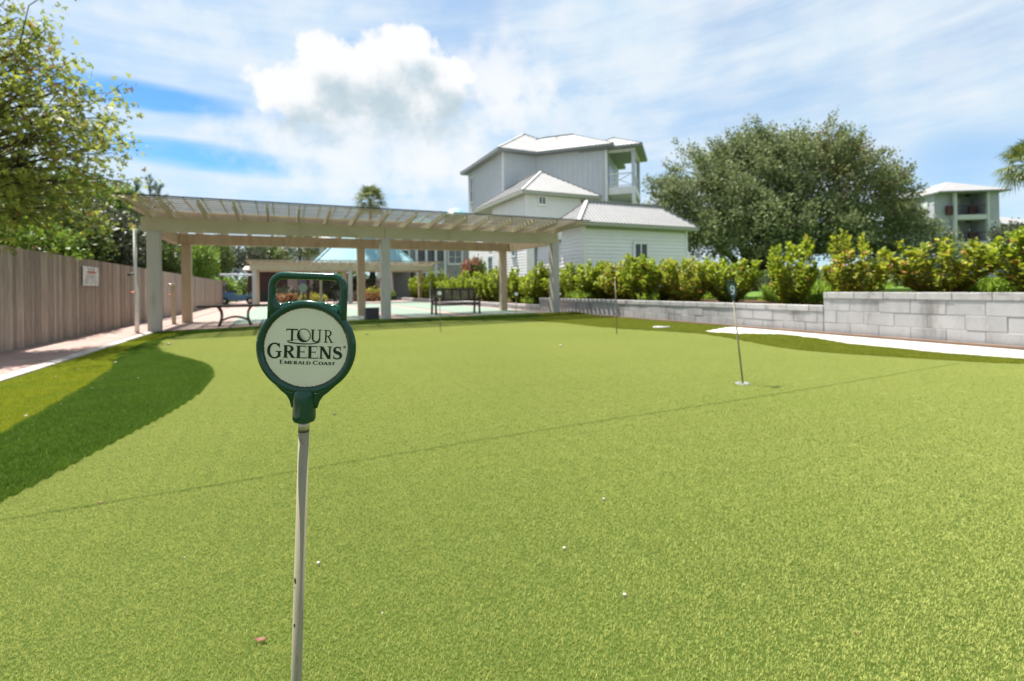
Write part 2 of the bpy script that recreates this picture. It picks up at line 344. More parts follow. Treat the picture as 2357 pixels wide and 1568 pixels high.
# ------------------------------------------------------------------ mesh helpers
class MB:
    def __init__(self): self.v, self.f = [], []
    def add(self, vs, fs):
        o = len(self.v); self.v += [tuple(float(c) for c in p) for p in vs]
        self.f += [tuple(i + o for i in q) for q in fs]; return self
    def box(self, x0, x1, y0, y1, z0, z1):
        return self.add([(x0, y0, z0), (x1, y0, z0), (x1, y1, z0), (x0, y1, z0), (x0, y0, z1), (x1, y0, z1), (x1, y1, z1), (x0, y1, z1)],
                        [(3, 2, 1, 0), (4, 5, 6, 7), (0, 1, 5, 4), (1, 2, 6, 5), (2, 3, 7, 6), (3, 0, 4, 7)])
    def bar(self, a, b, w, h, up=(0, 0, 1)):
        a, b = Vector(a), Vector(b); d = (b - a).normalized(); u = Vector(up)
        s = d.cross(u)
        if s.length < 1e-5: s = d.cross(Vector((1, 0, 0)))
        s.normalize(); n = s.cross(d).normalized()
        vs = [p + s * (w / 2 * i) + n * (h / 2 * j) for p in (a, b) for i, j in ((-1, -1), (1, -1), (1, 1), (-1, 1))]
        return self.add(vs, [(0, 1, 2, 3), (7, 6, 5, 4), (0, 4, 5, 1), (1, 5, 6, 2), (2, 6, 7, 3), (3, 7, 4, 0)])
    def tube(self, pts, rad, seg=8, caps=True, closed=False, squash=None):
        pts = [Vector(p) for p in pts]; n = len(pts)
        if not isinstance(rad, (list, tuple)): rad = [rad] * n
        o = len(self.v); ref = None
        for i, p in enumerate(pts):
            if closed: d = pts[(i + 1) % n] - pts[i - 1]
            else: d = pts[min(i + 1, n - 1)] - pts[max(i - 1, 0)]
            d.normalize()
            if ref is None:
                ref = d.cross(Vector((0.0, 1.0, 0.0)))
                if ref.length < 0.2: ref = d.cross(Vector((1, 0, 0)))
            s = (ref - d * ref.dot(d)).normalized(); ref = s; q = d.cross(s)
            for k in range(seg):
                a = 2 * PI * k / seg
                w = s * math.cos(a) + q * math.sin(a)
                if squash: w = Vector((w.x * squash[0], w.y * squash[1], w.z * squash[2]))
                self.v.append(tuple(p + w * rad[i]))
        m_ = n if closed else n - 1
        for i in range(m_):
            for k in range(seg):
                a0 = o + i * seg; a1 = o + ((i + 1) % n) * seg; k2 = (k + 1) % seg
                self.f.append((a0 + k, a0 + k2, a1 + k2, a1 + k))
        if caps and not closed:
            self.f.append(tuple(o + k for k in reversed(range(seg)))); self.f.append(tuple(o + (n - 1) * seg + k for k in range(seg)))
        return self
    def lathe(self, prof, seg=20, cx=0, cy=0):
        o = len(self.v); n = len(prof)
        for r, z in prof:
            for k in range(seg):
                a = 2 * PI * k / seg; self.v.append((cx + r * math.cos(a), cy + r * math.sin(a), z))
        for i in range(n - 1):
            for k in range(seg):
                k2 = (k + 1) % seg; self.f.append((o + i * seg + k, o + i * seg + k2, o + (i + 1) * seg + k2, o + (i + 1) * seg + k))
        self.f.append(tuple(o + k for k in reversed(range(seg)))); self.f.append(tuple(o + (n - 1) * seg + k for k in range(seg)))
        return self
    def prism_xz(self, poly, y0, y1):
        n = len(poly); o = len(self.v)
        self.v += [(x, y0, z) for x, z in poly] + [(x, y1, z) for x, z in poly]
        self.f.append(tuple(o + i for i in range(n))); self.f.append(tuple(o + n + i for i in reversed(range(n))))
        for i in range(n):
            j = (i + 1) % n; self.f.append((o + j, o + i, o + n + i, o + n + j))
        return self
    def prism_xy(self, poly, z0, z1):
        n = len(poly); o = len(self.v)
        self.v += [(x, y, z0) for x, y in poly] + [(x, y, z1) for x, y in poly]
        self.f.append(tuple(o + i for i in reversed(range(n)))); self.f.append(tuple(o + n + i for i in range(n)))
        for i in range(n):
            j = (i + 1) % n; self.f.append((o + i, o + j, o + n + j, o + n + i))
        return self
    def poly(self, pts):
        o = len(self.v); self.v += [tuple(float(c) for c in p) for p in pts]; self.f.append(tuple(range(o, o + len(pts)))); return self
    def slab(self, pts, t):
        """a thick sheet: polygon pts moved down its normal by t"""
        pts = [Vector(p) for p in pts]
        nrm = (pts[1] - pts[0]).cross(pts[2] - pts[0]).normalized()
        o = len(self.v); n = len(pts)
        self.v += [tuple(p) for p in pts] + [tuple(p - nrm * t) for p in pts]
        self.f.append(tuple(o + i for i in range(n))); self.f.append(tuple(o + n + i for i in reversed(range(n))))
        for i in range(n):
            j = (i + 1) % n; self.f.append((o + j, o + i, o + n + i, o + n + j))
        return self
    def mesh(self, name, smooth=False):
        me = bpy.data.meshes.new(name); me.from_pydata(self.v, [], self.f); me.update()
        if smooth: me.shade_smooth()
        return me
    def build(self, name, material, parent=None, smooth=False, loc=None, bevel=0.0, kind=None, label=None):
        o = obj(name, self.mesh(name, smooth), material, parent, loc)
        if bevel:
            b = o.modifiers.new('bevel', 'BEVEL'); b.width = bevel; b.segments = 2; b.limit_method = 'ANGLE'
        if kind: o['kind'] = kind
        if label: o['label'] = label
        return o

def obj(name, me, material, parent=None, loc=None, rot=None):
    o = bpy.data.objects.new(name, me); COL.objects.link(o)
    if material is not None and not me.materials: me.materials.append(MATS[material] if isinstance(material, str) else material)
    if parent is not None: o.parent = parent
    if loc is not None: o.location = loc
    if rot is not None: o.rotation_euler = rot
    return o
def np_mesh(name, V, F):
    me = bpy.data.meshes.new(name); k = F.shape[1]
    me.vertices.add(len(V)); me.vertices.foreach_set('co', V.astype(np.float32).ravel())
    me.loops.add(F.size); me.loops.foreach_set('vertex_index', F.astype(np.int32).ravel())
    me.polygons.add(len(F)); me.polygons.foreach_set('loop_start', (np.arange(len(F)) * k).astype(np.int32))
    me.update(calc_edges=True)
    return me
def empty(name, loc, rz=0.0):
    o = bpy.data.objects.new(name, None); COL.objects.link(o); o.location = loc; o.rotation_euler = (0, 0, rz); o.empty_display_size = 0.2; return o
def tag(o, label, cat, group=None):
    o['label'] = label; o['category'] = cat
    if group: o['group'] = group
    return o
def structure(o): o['kind'] = 'structure'; return o
def kids(o): return [c for c in bpy.data.objects if c.parent == o]
def copy_tree(o, parent=None):
    ch = kids(o); c = o.copy(); COL.objects.link(c); c.parent = parent
    for k in ch: copy_tree(k, c)
    return c

# ------------------------------------------------------------------ ground, path, court
structure(MB().poly([(-900, -900, -0.16), (1500, -900, -0.16), (1500, 1800, -0.16), (-900, 1800, -0.16)]).build('ground', 'ground_soil'))
WALL_X = 9.62
PATH_X0, PATH_X1 = -4.36, -2.92
EDGE_Y = 14.78
# paved path beside the fence and paving round the court
path = MB().box(PATH_X0 - 0.2, PATH_X1 - 0.19, -3, 60, -0.16, 0.0155)
path.box(PATH_X1 - 0.188, WALL_X - 0.03, EDGE_Y + 0.26, 60, -0.16, 0.0155)
path = structure(path.build('paved_path', 'paver_joint'))
pv = MB().box(-0.098, 0.098, -0.048, 0.048, -0.006, 0.0)
pv_me = pv.mesh('paver'); pv_me.materials.append(MATS['paver'])
cnt = 0
for iy in range(0, 108):          # running bond of brick pavers, the nearest as single pieces
    y = 8.05 + iy * 0.1
    for ix in range(6):
        if cnt >= 300: break
        x = -4.21 + ix * 0.2 + (0.1 if iy % 2 else 0.0)
        if x > PATH_X1 - 0.29: continue
        # the strip that is in view starts where the frame edge cuts it
        if y < 7.2 + (-2.9 - x) * 2.2: continue
        p = obj('paver', pv_me, None, path, (x, y, 0.0195 + random.uniform(-0.001, 0.001))); cnt += 1
rest = MB()
for iy in range(0, 420):
    y = 8.05 + iy * 0.1
    for ix in range(6):
        x = -4.21 + ix * 0.2 + (0.1 if iy % 2 else 0.0)
        if x > PATH_X1 - 0.29: continue
        near = y >= 7.2 + (-2.9 - x) * 2.2
        if not near: continue
        if cnt > 0: cnt -= 1; continue
        rest.box(x - 0.098, x + 0.098, y - 0.048, y + 0.048, 0.0135, 0.0195)
rest.build('paver_field', 'paver', path, kind='stuff')
# concrete kerb strip that retains the path
kerb = structure(MB().box(PATH_X1 - 0.186, PATH_X1, -3, EDGE_Y + 0.2, -0.16, 0.035).build('path_kerb', 'concrete_edge', bevel=0.006))
# shuffleboard lanes
court = MB()
for x0, x1 in ((-1.55, 0.9), (1.5, 3.3), (3.9, 5.7), (6.3, 9.1)):
    court.box(x0, x1, 16.6, 38, 0.0, 0.03)
structure(court.build('court_lanes', 'court_green'))
# raised planting bed behind the block wall: soil at two levels, then the house lots
bed = MB()
bed.box(WALL_X + 0.17, 13.2, -4, 5.85, -0.16, 0.72)
bed.box(WALL_X + 0.17, 13.2, 5.86, 17.6, -0.16, 0.51)
bed.box(WALL_X + 0.17, 13.2, 17.61, 70, -0.16, 0.23)
structure(bed.build('planting_bed', 'mulch'))
lawn = MB().box(13.21, 140, -20, 9.4, -0.16, 0.86).box(13.21, 140, 9.41, 140, -0.16, 0.62)
structure(lawn.build('house_lots', 'lawn'))

# ------------------------------------------------------------------ turf
def loop_pts(pix): return [tuple(on_z(x, y)[:2]) for x, y in pix]
def smooth_closed(pts, it=2):
    P = np.array(pts)
    for _ in range(it):
        Q = np.roll(P, -1, 0); P = np.stack([0.75 * P + 0.25 * Q, 0.25 * P + 0.75 * Q], 1).reshape(-1, 2)
    return P
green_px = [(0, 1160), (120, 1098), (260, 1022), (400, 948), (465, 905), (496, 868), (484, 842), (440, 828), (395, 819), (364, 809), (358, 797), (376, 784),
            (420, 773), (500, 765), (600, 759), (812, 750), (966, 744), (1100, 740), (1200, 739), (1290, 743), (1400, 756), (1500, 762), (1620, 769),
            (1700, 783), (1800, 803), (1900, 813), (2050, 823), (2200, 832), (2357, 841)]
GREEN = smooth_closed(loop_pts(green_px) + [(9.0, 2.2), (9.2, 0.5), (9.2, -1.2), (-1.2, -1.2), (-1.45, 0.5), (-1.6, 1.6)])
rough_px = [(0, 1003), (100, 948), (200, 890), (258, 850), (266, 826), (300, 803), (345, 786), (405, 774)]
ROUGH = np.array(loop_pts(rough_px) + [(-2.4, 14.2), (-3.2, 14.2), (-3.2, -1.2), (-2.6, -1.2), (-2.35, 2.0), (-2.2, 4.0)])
sand_px = [(1616, 764), (1690, 770), (1790, 771), (1870, 779), (1950, 793), (2060, 804), (2180, 816), (2357, 829)]
SAND = np.array(loop_pts(sand_px) + [(9.6, 2.4), (9.6, 8.0)])
def inside(P, poly):
    x, y = P[:, 0], P[:, 1]; r = np.zeros(len(P), bool); n = len(poly); j = n - 1
    for i in range(n):
        xi, yi = poly[i]; xj, yj = poly[j]
        c = ((yi > y) != (yj > y)) & (x < (xj - xi) * (y - yi) / (yj - yi + 1e-12) + xi); r ^= c; j = i
    return r
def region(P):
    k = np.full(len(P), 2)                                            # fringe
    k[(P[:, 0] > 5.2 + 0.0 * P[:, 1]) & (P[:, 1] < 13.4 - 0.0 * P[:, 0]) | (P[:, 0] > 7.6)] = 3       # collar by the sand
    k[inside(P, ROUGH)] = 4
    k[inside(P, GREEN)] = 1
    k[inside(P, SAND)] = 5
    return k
def hz(x, y):
    t = np.clip((y - 12.9) / 1.7, 0, 1); t = t * t * (3 - 2 * t)
    s = np.clip((x + 2.6) / 5.0, 0, 1); s = s * s * (3 - 2 * s)
    return 0.085 * t * s + 0.002
TX0, TX1, TY0, TY1 = PATH_X1 + 0.004, WALL_X - 0.11, -1.0, EDGE_Y
def quadtree():
    levels = (0.4, 0.1, 0.025); cells = {k: [[], [], []] for k in range(1, 6)}
    nx = int(math.ceil((TX1 - TX0) / 0.4)); ny = int(math.ceil((TY1 - TY0) / 0.4))
    gx, gy = np.meshgrid(np.arange(nx), np.arange(ny)); cur = np.stack([TX0 + gx.ravel() * 0.4, TY0 + gy.ravel() * 0.4], 1)
    for li, s in enumerate(levels):
        if not len(cur): break
        last = li == 2
        offs = np.array([(a, b) for a in np.linspace(0.02, 0.98, 6) for b in np.linspace(0.02, 0.98, 6)]) * s
        allp = (cur[:, None, :] + offs[None]).reshape(-1, 2); kk = region(allp).reshape(len(cur), -1)
        over = (cur[:, 0] + s > TX1 + 1e-6) | (cur[:, 1] + s > TY1 + 1e-6)
        far = np.hypot(cur[:, 0], cur[:, 1]) > 9.0
        uniform = (kk.min(1) == kk.max(1)) & ~over
        if li == 1: uniform = uniform | far
        if last: uniform[:] = True
        mid = region(cur + s / 2)
        for c, k in zip(cur[uniform], mid[uniform]):
            if c[0] + s / 2 < TX1 and c[1] + s / 2 < TY1: cells[int(k)][li].append(c + s / 2)
        rest_ = cur[~uniform]
        if not last and len(rest_):
            sub = np.array([(a, b) for a in range(4) for b in range(4)]) * levels[li + 1]
            cur = (rest_[:, None, :] + sub[None]).reshape(-1, 2)
        else: break
    return cells
CELLS = quadtree()
SIZES = (0.4, 0.1, 0.025)
def blade_tile(name, size, dens, hgt, wid, lean, material, rng, clump=2):
    n = max(3, int(size * size * dens / clump)); r = rng
    base = (r.random((n, 2)) - 0.5) * size
    base = np.repeat(base, clump, 0) + r.normal(0, 0.0016, (n * clump, 2)); n = len(base)
    a = r.random(n) * 2 * PI; d = np.stack([np.cos(a), np.sin(a)], 1)
    b = r.random(n) * 2 * PI; w = np.stack([np.cos(b), np.sin(b)], 1)
    h = hgt * (0.55 + 0.6 * r.random(n)); ln = lean * h * (0.3 + r.random(n)); wd = wid * (0.7 + 0.6 * r.random(n)) / 2
    V = np.zeros((n, 5, 3))
    V[:, 0, :2] = base - w * wd[:, None]; V[:, 1, :2] = base + w * wd[:, None]
    mid = base + d * (ln * 0.35)[:, None]
    V[:, 2, :2] = mid + w * (wd * 0.85)[:, None]; V[:, 3, :2] = mid - w * (wd * 0.85)[:, None]; V[:, 2, 2] = V[:, 3, 2] = h * 0.6
    V[:, 4, :2] = base + d * ln[:, None]; V[:, 4, 2] = h
    i = np.arange(n)[:, None] * 5
    T = np.concatenate([i + [0, 1, 2], i + [0, 2, 3], i + [3, 2, 4]])
    me = np_mesh(name, V.reshape(-1, 3), T); me.materials.append(MATS[material])
    return bpy.data.objects.new(name, me)
def turf_object(name, k, spec, label, cat):
    pts, sz, rot = [], [], []
    for li in range(3):
        for c in CELLS[k][li]:
            pts.append((c[0], c[1], float(hz(c[0], c[1])))); sz.append(li); rot.append(random.randrange(4) * PI / 2)
    me = bpy.data.meshes.new(name); me.from_pydata(pts, [], []); me.update()
    at = me.attributes.new('tile_kind', 'INT', 'POINT'); at.data.foreach_set('value', sz)
    at = me.attributes.new('tile_turn', 'FLOAT', 'POINT'); at.data.foreach_set('value', rot)
    o = obj(name, me, None); o['kind'] = 'stuff'; tag(o, label, cat)
    g = bpy.data.node_groups.new(name + '_scatter', 'GeometryNodeTree')
    g.interface.new_socket('Geometry', in_out='INPUT', socket_type='NodeSocketGeometry')
    g.interface.new_socket('Geometry', in_out='OUTPUT', socket_type='NodeSocketGeometry')
    gi, go = g.nodes.new('NodeGroupInput'), g.nodes.new('NodeGroupOutput'); jn = g.nodes.new('GeometryNodeJoinGeometry')
    kind = g.nodes.new('GeometryNodeInputNamedAttribute'); kind.data_type = 'INT'; kind.inputs[0].default_value = 'tile_kind'
    turn = g.nodes.new('GeometryNodeInputNamedAttribute'); turn.data_type = 'FLOAT'; turn.inputs[0].default_value = 'tile_turn'
    cx = g.nodes.new('ShaderNodeCombineXYZ'); g.links.new(turn.outputs[0], cx.inputs[2])
    for li in range(3):
        tile = blade_tile(name + '_tile', SIZES[li], *spec, rng=np.random.default_rng(k * 10 + li))
        oi = g.nodes.new('GeometryNodeObjectInfo'); oi.inputs['Object'].default_value = tile; oi.inputs['As Instance'].default_value = True
        eq = g.nodes.new('FunctionNodeCompare'); eq.data_type = 'INT'; eq.operation = 'EQUAL'
        g.links.new(kind.outputs[0], eq.inputs[2]); eq.inputs[3].default_value = li
        ip = g.nodes.new('GeometryNodeInstanceOnPoints')
        g.links.new(gi.outputs[0], ip.inputs['Points']); g.links.new(eq.outputs[0], ip.inputs['Selection'])
        g.links.new(oi.outputs['Geometry'], ip.inputs['Instance']); g.links.new(cx.outputs[0], ip.inputs['Rotation'])
        g.links.new(ip.outputs[0], jn.inputs[0])
    g.links.new(jn.outputs[0], go.inputs[0])
    md = o.modifiers.new('scatter', 'NODES'); md.node_group = g
    return o
def turf_sheet(name, k, material, dz=0.0):
    V, F = [], []
    for li in range(3):
        s = SIZES[li] / 2
        for c in CELLS[k][li]:
            b = len(V)
            for ax, ay in ((-1, -1), (1, -1), (1, 1), (-1, 1)):
                x, y = c[0] + ax * s, c[1] + ay * s; V.append((x, y, float(hz(x, y)) + dz))
            F.append((b, b + 1, b + 2, b + 3))
    me = np_mesh(name, np.array(V), np.array(F)); return structure(obj(name, me, material))
turf_sheet('putting_green', 1, 'turf_backing')
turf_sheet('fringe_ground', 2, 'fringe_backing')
turf_sheet('collar_ground', 3, 'fringe_backing')
turf_sheet('rough_ground', 4, 'rough_backing')
turf_sheet('sand_bunker', 5, 'sand', 0.008)
#                     density height width lean material
turf_object('green_turf', 1, (92000, 0.0088, 0.0013, 0.66, 'green_blade'), 'short pale green turf of the putting green', 'turf')
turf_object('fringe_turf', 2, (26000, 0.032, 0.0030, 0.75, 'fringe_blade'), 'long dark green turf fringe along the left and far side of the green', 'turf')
turf_object('collar_turf', 3, (26000, 0.030, 0.0030, 0.75, 'collar_blade'), 'olive turf collar between the green and the white sand', 'turf')
turf_object('rough_turf', 4, (20000, 0.024, 0.0032, 0.8, 'rough_blade'), 'yellow-green turf strip beside the paved path', 'turf')
# seam where two widths of turf meet: a narrow flat strip in dark green
SEAM_Y = 2.9
seam = MB()
xs = np.linspace(-1.5, 7.4, 180)
yy = SEAM_Y + 0.02 * np.sin(xs * 1.1) + 0.004 * RNG.standard_normal(180)
for i in range(179):
    seam.add([(xs[i], yy[i] - 0.0042, 0.0108), (xs[i + 1], yy[i + 1] - 0.0042, 0.0108), (xs[i + 1], yy[i + 1] + 0.0042, 0.0108), (xs[i], yy[i] + 0.0042, 0.0108)], [(0, 1, 2, 3)])
seam = structure(seam.build('turf_seam', 'fringe_backing'))

# ------------------------------------------------------------------ timber edging and block wall
eb = MB().box(WALL_X - 0.105, WALL_X - 0.06, -2, EDGE_Y + 0.2, -0.1, 0.055).build('timber_edging', 'edging_wood', bevel=0.004)
tag(eb, 'weathered brown timber edging at the foot of the block wall', 'edging')
eb = MB().prism_xz([(PATH_X1 + 0.01, -0.1), (WALL_X - 0.11, -0.1), (WALL_X - 0.11, 0.10), (3.2, 0.10), (0.5, 0.075), (PATH_X1 + 0.01, 0.03)], EDGE_Y + 0.02, EDGE_Y + 0.07).build('timber_edging', 'edging_wood')
tag(eb, 'dark timber edging along the far side of the green, at the pergola', 'edging')

def block_wall(name, label, y0, y1, top, z0):
    root = empty(name, (WALL_X, y0, z0)); tag(root, label, 'wall', 'retaining wall sections')
    H = top - z0; L = y1 - y0; cap = 0.125; rows = max(1, round((H - cap) / 0.2333)); rh = (H - cap) / rows
    MB().box(0.007, 0.16, 0.004, L - 0.004, 0, H - 0.012).build('core', 'mortar', root)
    bl = 0.485; shapes = {}
    def piece(yc0, yc1, za, zb, nm, mt, proud):
        key = (round(yc1 - yc0, 3), round(zb - za, 3), nm)
        if key not in shapes:
            s = MB(); l, h = yc1 - yc0 - 0.007, zb - za - 0.007
            e = 0.006
            s.add([(0, e, e), (0, l - e, e), (0, l - e, h - e), (0, e, h - e), (e, 0, 0), (e, l, 0), (e, l, h), (e, 0, h), (0.15, 0, 0), (0.15, l, 0), (0.15, l, h), (0.15, 0, h)],
                  [(3, 2, 1, 0), (0, 1, 5, 4), (1, 2, 6, 5), (2, 3, 7, 6), (3, 0, 4, 7), (4, 5, 9, 8), (5, 6, 10, 9), (6, 7, 11, 10), (7, 4, 8, 11)])
            me = s.mesh(nm); me.materials.append(MATS[mt]); shapes[key] = me
        return obj(nm, shapes[key], None, root, (random.uniform(-0.004, 0.003) + proud, yc0 + 0.0045, za + 0.0045))
    for r in range(rows):
        y = -bl / 2 * (r % 2) - 0.12
        while y < L:
            a, b = max(y, 0), min(y + bl, L)
            if b - a > 0.06: piece(a, b, r * rh, (r + 1) * rh, 'block', 'block', 0)
            y += bl
    y = -0.2
    while y < L:
        a, b = max(y, 0), min(y + bl, L)
        if b - a > 0.06: piece(a, b, rows * rh, H, 'cap_block', 'cap_block', -0.012)
        y += bl
    return root
block_wall('block_wall', 'tall grey block retaining wall section at the right edge, beside the sand', 0.2, 5.9, 0.83, 0.0)
block_wall('block_wall', 'middle grey block retaining wall section between the pergola corner and the taller section', 5.905, 17.6, 0.567, 0.0)
block_wall('block_wall', 'low far block retaining wall section seen through the pergola behind the bench', 17.605, 46.0, 0.27, 0.0)

# ------------------------------------------------------------------ fence
fence = empty('wood_fence', (PATH_X0 - 0.02, 0, 0)); tag(fence, 'weathered grey-brown vertical board fence along the left of the path', 'fence')
fb = {}
y = 7.6; i = 0
while y < 46.0:
    w = 0.139; h = 1.83 + random.uniform(-0.012, 0.012)
    if i % 4 not in fb:
        s = MB().add([(0, 0.002, 0), (0, w - 0.004, 0), (0, w - 0.004, h), (0, 0.002, h), (-0.02, 0.0, 0), (-0.02, w - 0.002, 0), (-0.02, w - 0.002, h), (-0.02, 0.0, h)],
                     [(0, 1, 2, 3), (7, 6, 5, 4), (0, 4, 5, 1), (1, 5, 6, 2), (2, 6, 7, 3), (3, 7, 4, 0)])
        me = s.mesh('board'); me.materials.append(MATS['fence_board']); fb[i % 4] = me
    obj('board', fb[i % 4], None, fence, (random.uniform(-0.006, 0.004), y, 0.02)); y += w; i += 1
for z in (0.35, 1.0, 1.6): MB().box(-0.075, -0.03, 7.6, 46, z - 0.045, z + 0.045).build('rail', 'fence_board', fence)
for k in range(16): MB().box(-0.165, -0.077, 8 + k * 2.44, 8.09 + k * 2.44, 0.0, 1.78).build('post', 'fence_board', fence)
# notice on the fence
nb = on_x(189, 616, PATH_X0); ne = on_x(226, 665, PATH_X0)
sg = empty('notice_sign', (PATH_X0 + 0.012, float(nb[1]), 1.20)); tag(sg, 'white rectangular notice with a red heading screwed to the board fence', 'sign')
SW, SH = float(ne[1] - nb[1]), 0.47
MB().box(-0.004, 0.004, 0, SW, 0, SH).build('panel', 'sign_white', sg, bevel=0.002)
MB().box(0.0045, 0.0055, SW * 0.28, SW * 0.72, SH * 0.83, SH * 0.90).build('heading', 'sign_grey', sg)
MB().box(0.0045, 0.0055, SW * 0.26, SW * 0.78, SH * 0.65, SH * 0.77).build('red_heading', 'sign_red', sg)
for k in range(6):
    MB().box(0.0045, 0.0052, SW * 0.12, SW * (0.88 if k % 3 != 2 else 0.7), SH * (0.52 - k * 0.08), SH * (0.55 - k * 0.08)).build('print_line', 'sign_grey', sg)

# ------------------------------------------------------------------ pergola
RAFT_X = [-3.08, -2.62, -1.86, -1.12, -0.39, 0.36, 1.11, 1.85, 2.61, 3.42, 4.20, 4.95, 5.68, 6.47, 7.24, 8.11, 8.86]
def pergola(name, label, ox, oy, zb, front_y, back_y, x0, x1, posts_f, posts_b, raft, over, lath_step, ht=2.58, bh=0.36):
    root = empty(name, (ox, oy, zb)); tag(root, label, 'pergola', 'pergolas')
    def col(x, y, w, nm, mt): MB().box(x - w / 2, x + w / 2, y - w / 2, y + w / 2, 0, ht).build(nm, mt, root, bevel=0.012)
    for x in posts_f: col(x, front_y, 0.27, 'post', 'column_paint')
    for x in posts_b: col(x, back_y, 0.27, 'post', 'warm_cream_paint')
    halves = [x0, posts_f[len(posts_f) // 2], x1]
    for a, b in zip(halves[:-1], halves[1:]):
        MB().box(a + 0.002, b - 0.006, front_y - 0.075, front_y + 0.075, ht, ht + bh).build('front_beam', 'cream_paint', root, bevel=0.006)
    MB().box(x0, x1, back_y - 0.075, back_y + 0.075, ht, ht + bh).build('back_beam', 'warm_cream_paint', root, bevel=0.006)
    for x in (x0 + 0.08, x1 - 0.08): MB().box(x - 0.075, x + 0.075, front_y + 0.077, back_y - 0.077, ht + 0.002, ht + bh - 0.002).build('side_beam', 'warm_cream_paint', root, bevel=0.006)
    zt = ht + bh; rh = 0.17; lift = 0.085
    def top(y): return zt + rh + lift * max(0.0, (front_y - y) / over)
    ya, yb = front_y - over, back_y + over * 0.8
    me = None
    for x in raft:
        if me is None:
            s = MB(); t = 0.024
            prof = [(ya, zt + 0.165), (ya + 0.10, zt + 0.13), (front_y - 0.08, zt + 0.002), (yb - 0.16, zt + 0.002), (yb, zt + 0.10), (yb, zt + rh), (front_y, zt + rh), (ya, zt + rh + lift)]
            n = len(prof); s.v += [(-t, p, q) for p, q in prof] + [(t, p, q) for p, q in prof]
            s.f.append(tuple(reversed(range(n)))); s.f.append(tuple(n + k for k in range(n)))
            for k in range(n): j = (k + 1) % n; s.f.append((k, j, n + j, n + k))
            me = s.mesh('rafter'); me.materials.append(MATS['cream_paint'])
        obj('rafter', me, None, root, (x, 0, 0))
    y = ya + 0.03; sm = None
    while y < yb:
        if sm is None:
            s = MB().box(x0 - 0.16, x1 + 0.34, -0.066, 0.066, 0, 0.02); sm = s.mesh('lath'); sm.materials.append(MATS['lath'])
        obj('lath', sm, None, root, (0, y, top(y) + 0.002)); y += lath_step
    # cross laths on top
    x = x0; cm = None
    while x < x1 + 0.3:
        if cm is None:
            s = MB()
            for pa, pb in ((ya - 0.02, front_y), (front_y, yb)):
                s.add([(i * 0.012, p, top(p) + 0.024 + j) for p in (pa, pb) for i, j in ((-1, 0), (1, 0), (1, 0.02), (-1, 0.02))], [(0, 1, 2, 3), (7, 6, 5, 4), (0, 4, 5, 1), (1, 5, 6, 2), (2, 6, 7, 3), (3, 7, 4, 0)]); cm = s.mesh('cross_lath'); cm.materials.append(MATS['lath'])
        obj('cross_lath', cm, None, root, (x, 0, 0)); x += 0.378
    MB().box(x0 - 0.2, x1 + 0.38, ya - 0.035, ya - 0.022, top(ya) + 0.03, top(ya) + 0.066).build('edge_trim', 'dark_trim', root)
    return root
perg = pergola('pergola', 'large cream painted pergola with slatted roof at the far side of the green', 0, 0, 0.0, 15.0, 18.9, -3.28, 8.98,
               [-3.02, 2.80, 8.83], [-2.93, 2.62, 8.55], RAFT_X, 1.5, 0.245)
perg2 = pergola('pergola', 'smaller far pergola standing beyond the shuffleboard court', 0, 0, 0.0, 36.5, 40.0, -2.15, 10.6,
                [-1.85, 4.3, 10.35], [-1.85, 4.3, 10.35], list(np.arange(-2.0, 10.6, 0.62)), 0.9, 0.3, ht=2.45, bh=0.36)

# outdoor shower pipe at the left front post and a hose post near the back one
sp = empty('shower_pipe', (-3.33, 14.72, 0.0)); tag(sp, 'thin white pipe with taps beside the left front pergola post', 'pipe')
MB().tube([(0, 0, 0), (0.0, 0, 0.9), (0.01, 0, 0.95), (-0.02, 0, 1.3), (-0.02, 0, 2.6)], [0.05, 0.045, 0.042, 0.035, 0.035], 10).build('pipe', 'pvc', sp, True)
MB().tube([(0, 0, 1.02), (-0.16, 0, 1.02)], 0.02, 8).build('tap', 'copper', sp, True)
MB().tube([(0, 0, 1.48), (-0.13, 0, 1.48), (-0.17, 0, 1.44)], 0.025, 8).build('spout', 'black_metal', sp, True)
hp = empty('hose_post', (-3.16, 18.1, 0.0)); tag(hp, 'short wooden tap post beside the left rear pergola post', 'post')
MB().box(-0.05, 0.05, -0.05, 0.05, 0, 1.28).build('post', 'warm_cream_paint', hp, bevel=0.008)
MB().tube([(0, -0.05, 1.2), (-0.02, -0.14, 1.24), (-0.12, -0.16, 1.26)], 0.025, 8).build('spout', 'ferrule', hp, True)
MB().tube([(-0.05, 0, 0.92), (-0.14, 0, 0.92)], 0.022, 8).build('tap', 'copper', hp, True)

# ------------------------------------------------------------------ benches and bin
def backless_bench(loc, rz):
    r = empty('backless_bench', loc, rz); tag(r, 'backless bench with curved iron legs and weathered plank top under the pergola left', 'bench')
    for k in range(3): MB().box(-0.93, 0.93, -0.19 + k * 0.13, -0.07 + k * 0.13, 0.53, 0.60).build('plank', 'bench_wood', r, bevel=0.005)
    for s in (-1, 1):
        L = [(s * 0.40, 0), (s * 0.36, 0.12), (s * 0.33, 0.26), (s * 0.34, 0.40), (s * 0.41, 0.55)]
        for yy in (-0.13, 0.13):
            MB().tube([(x, yy, z) for x, z in L], [0.035, 0.03, 0.028, 0.03, 0.036], 8).build('leg', 'cast_iron', r, True)
        MB().box(s * 0.41 - 0.03, s * 0.41 + 0.03, -0.2, 0.2, 0.50, 0.528).build('bracket', 'cast_iron', r)
    for yy in (-0.13, 0.13):
        MB().tube([(-0.36 + 0.72 * t, yy, 0.14 + 0.11 * math.sin(PI * t)) for t in np.linspace(0, 1, 9)], 0.026, 8).build('stretcher', 'cast_iron', r, True)
    return r
bb = on_y(541, 712, 16.2)
backless_bench((float(bb[0]), 16.2, 0.02), 0.03)
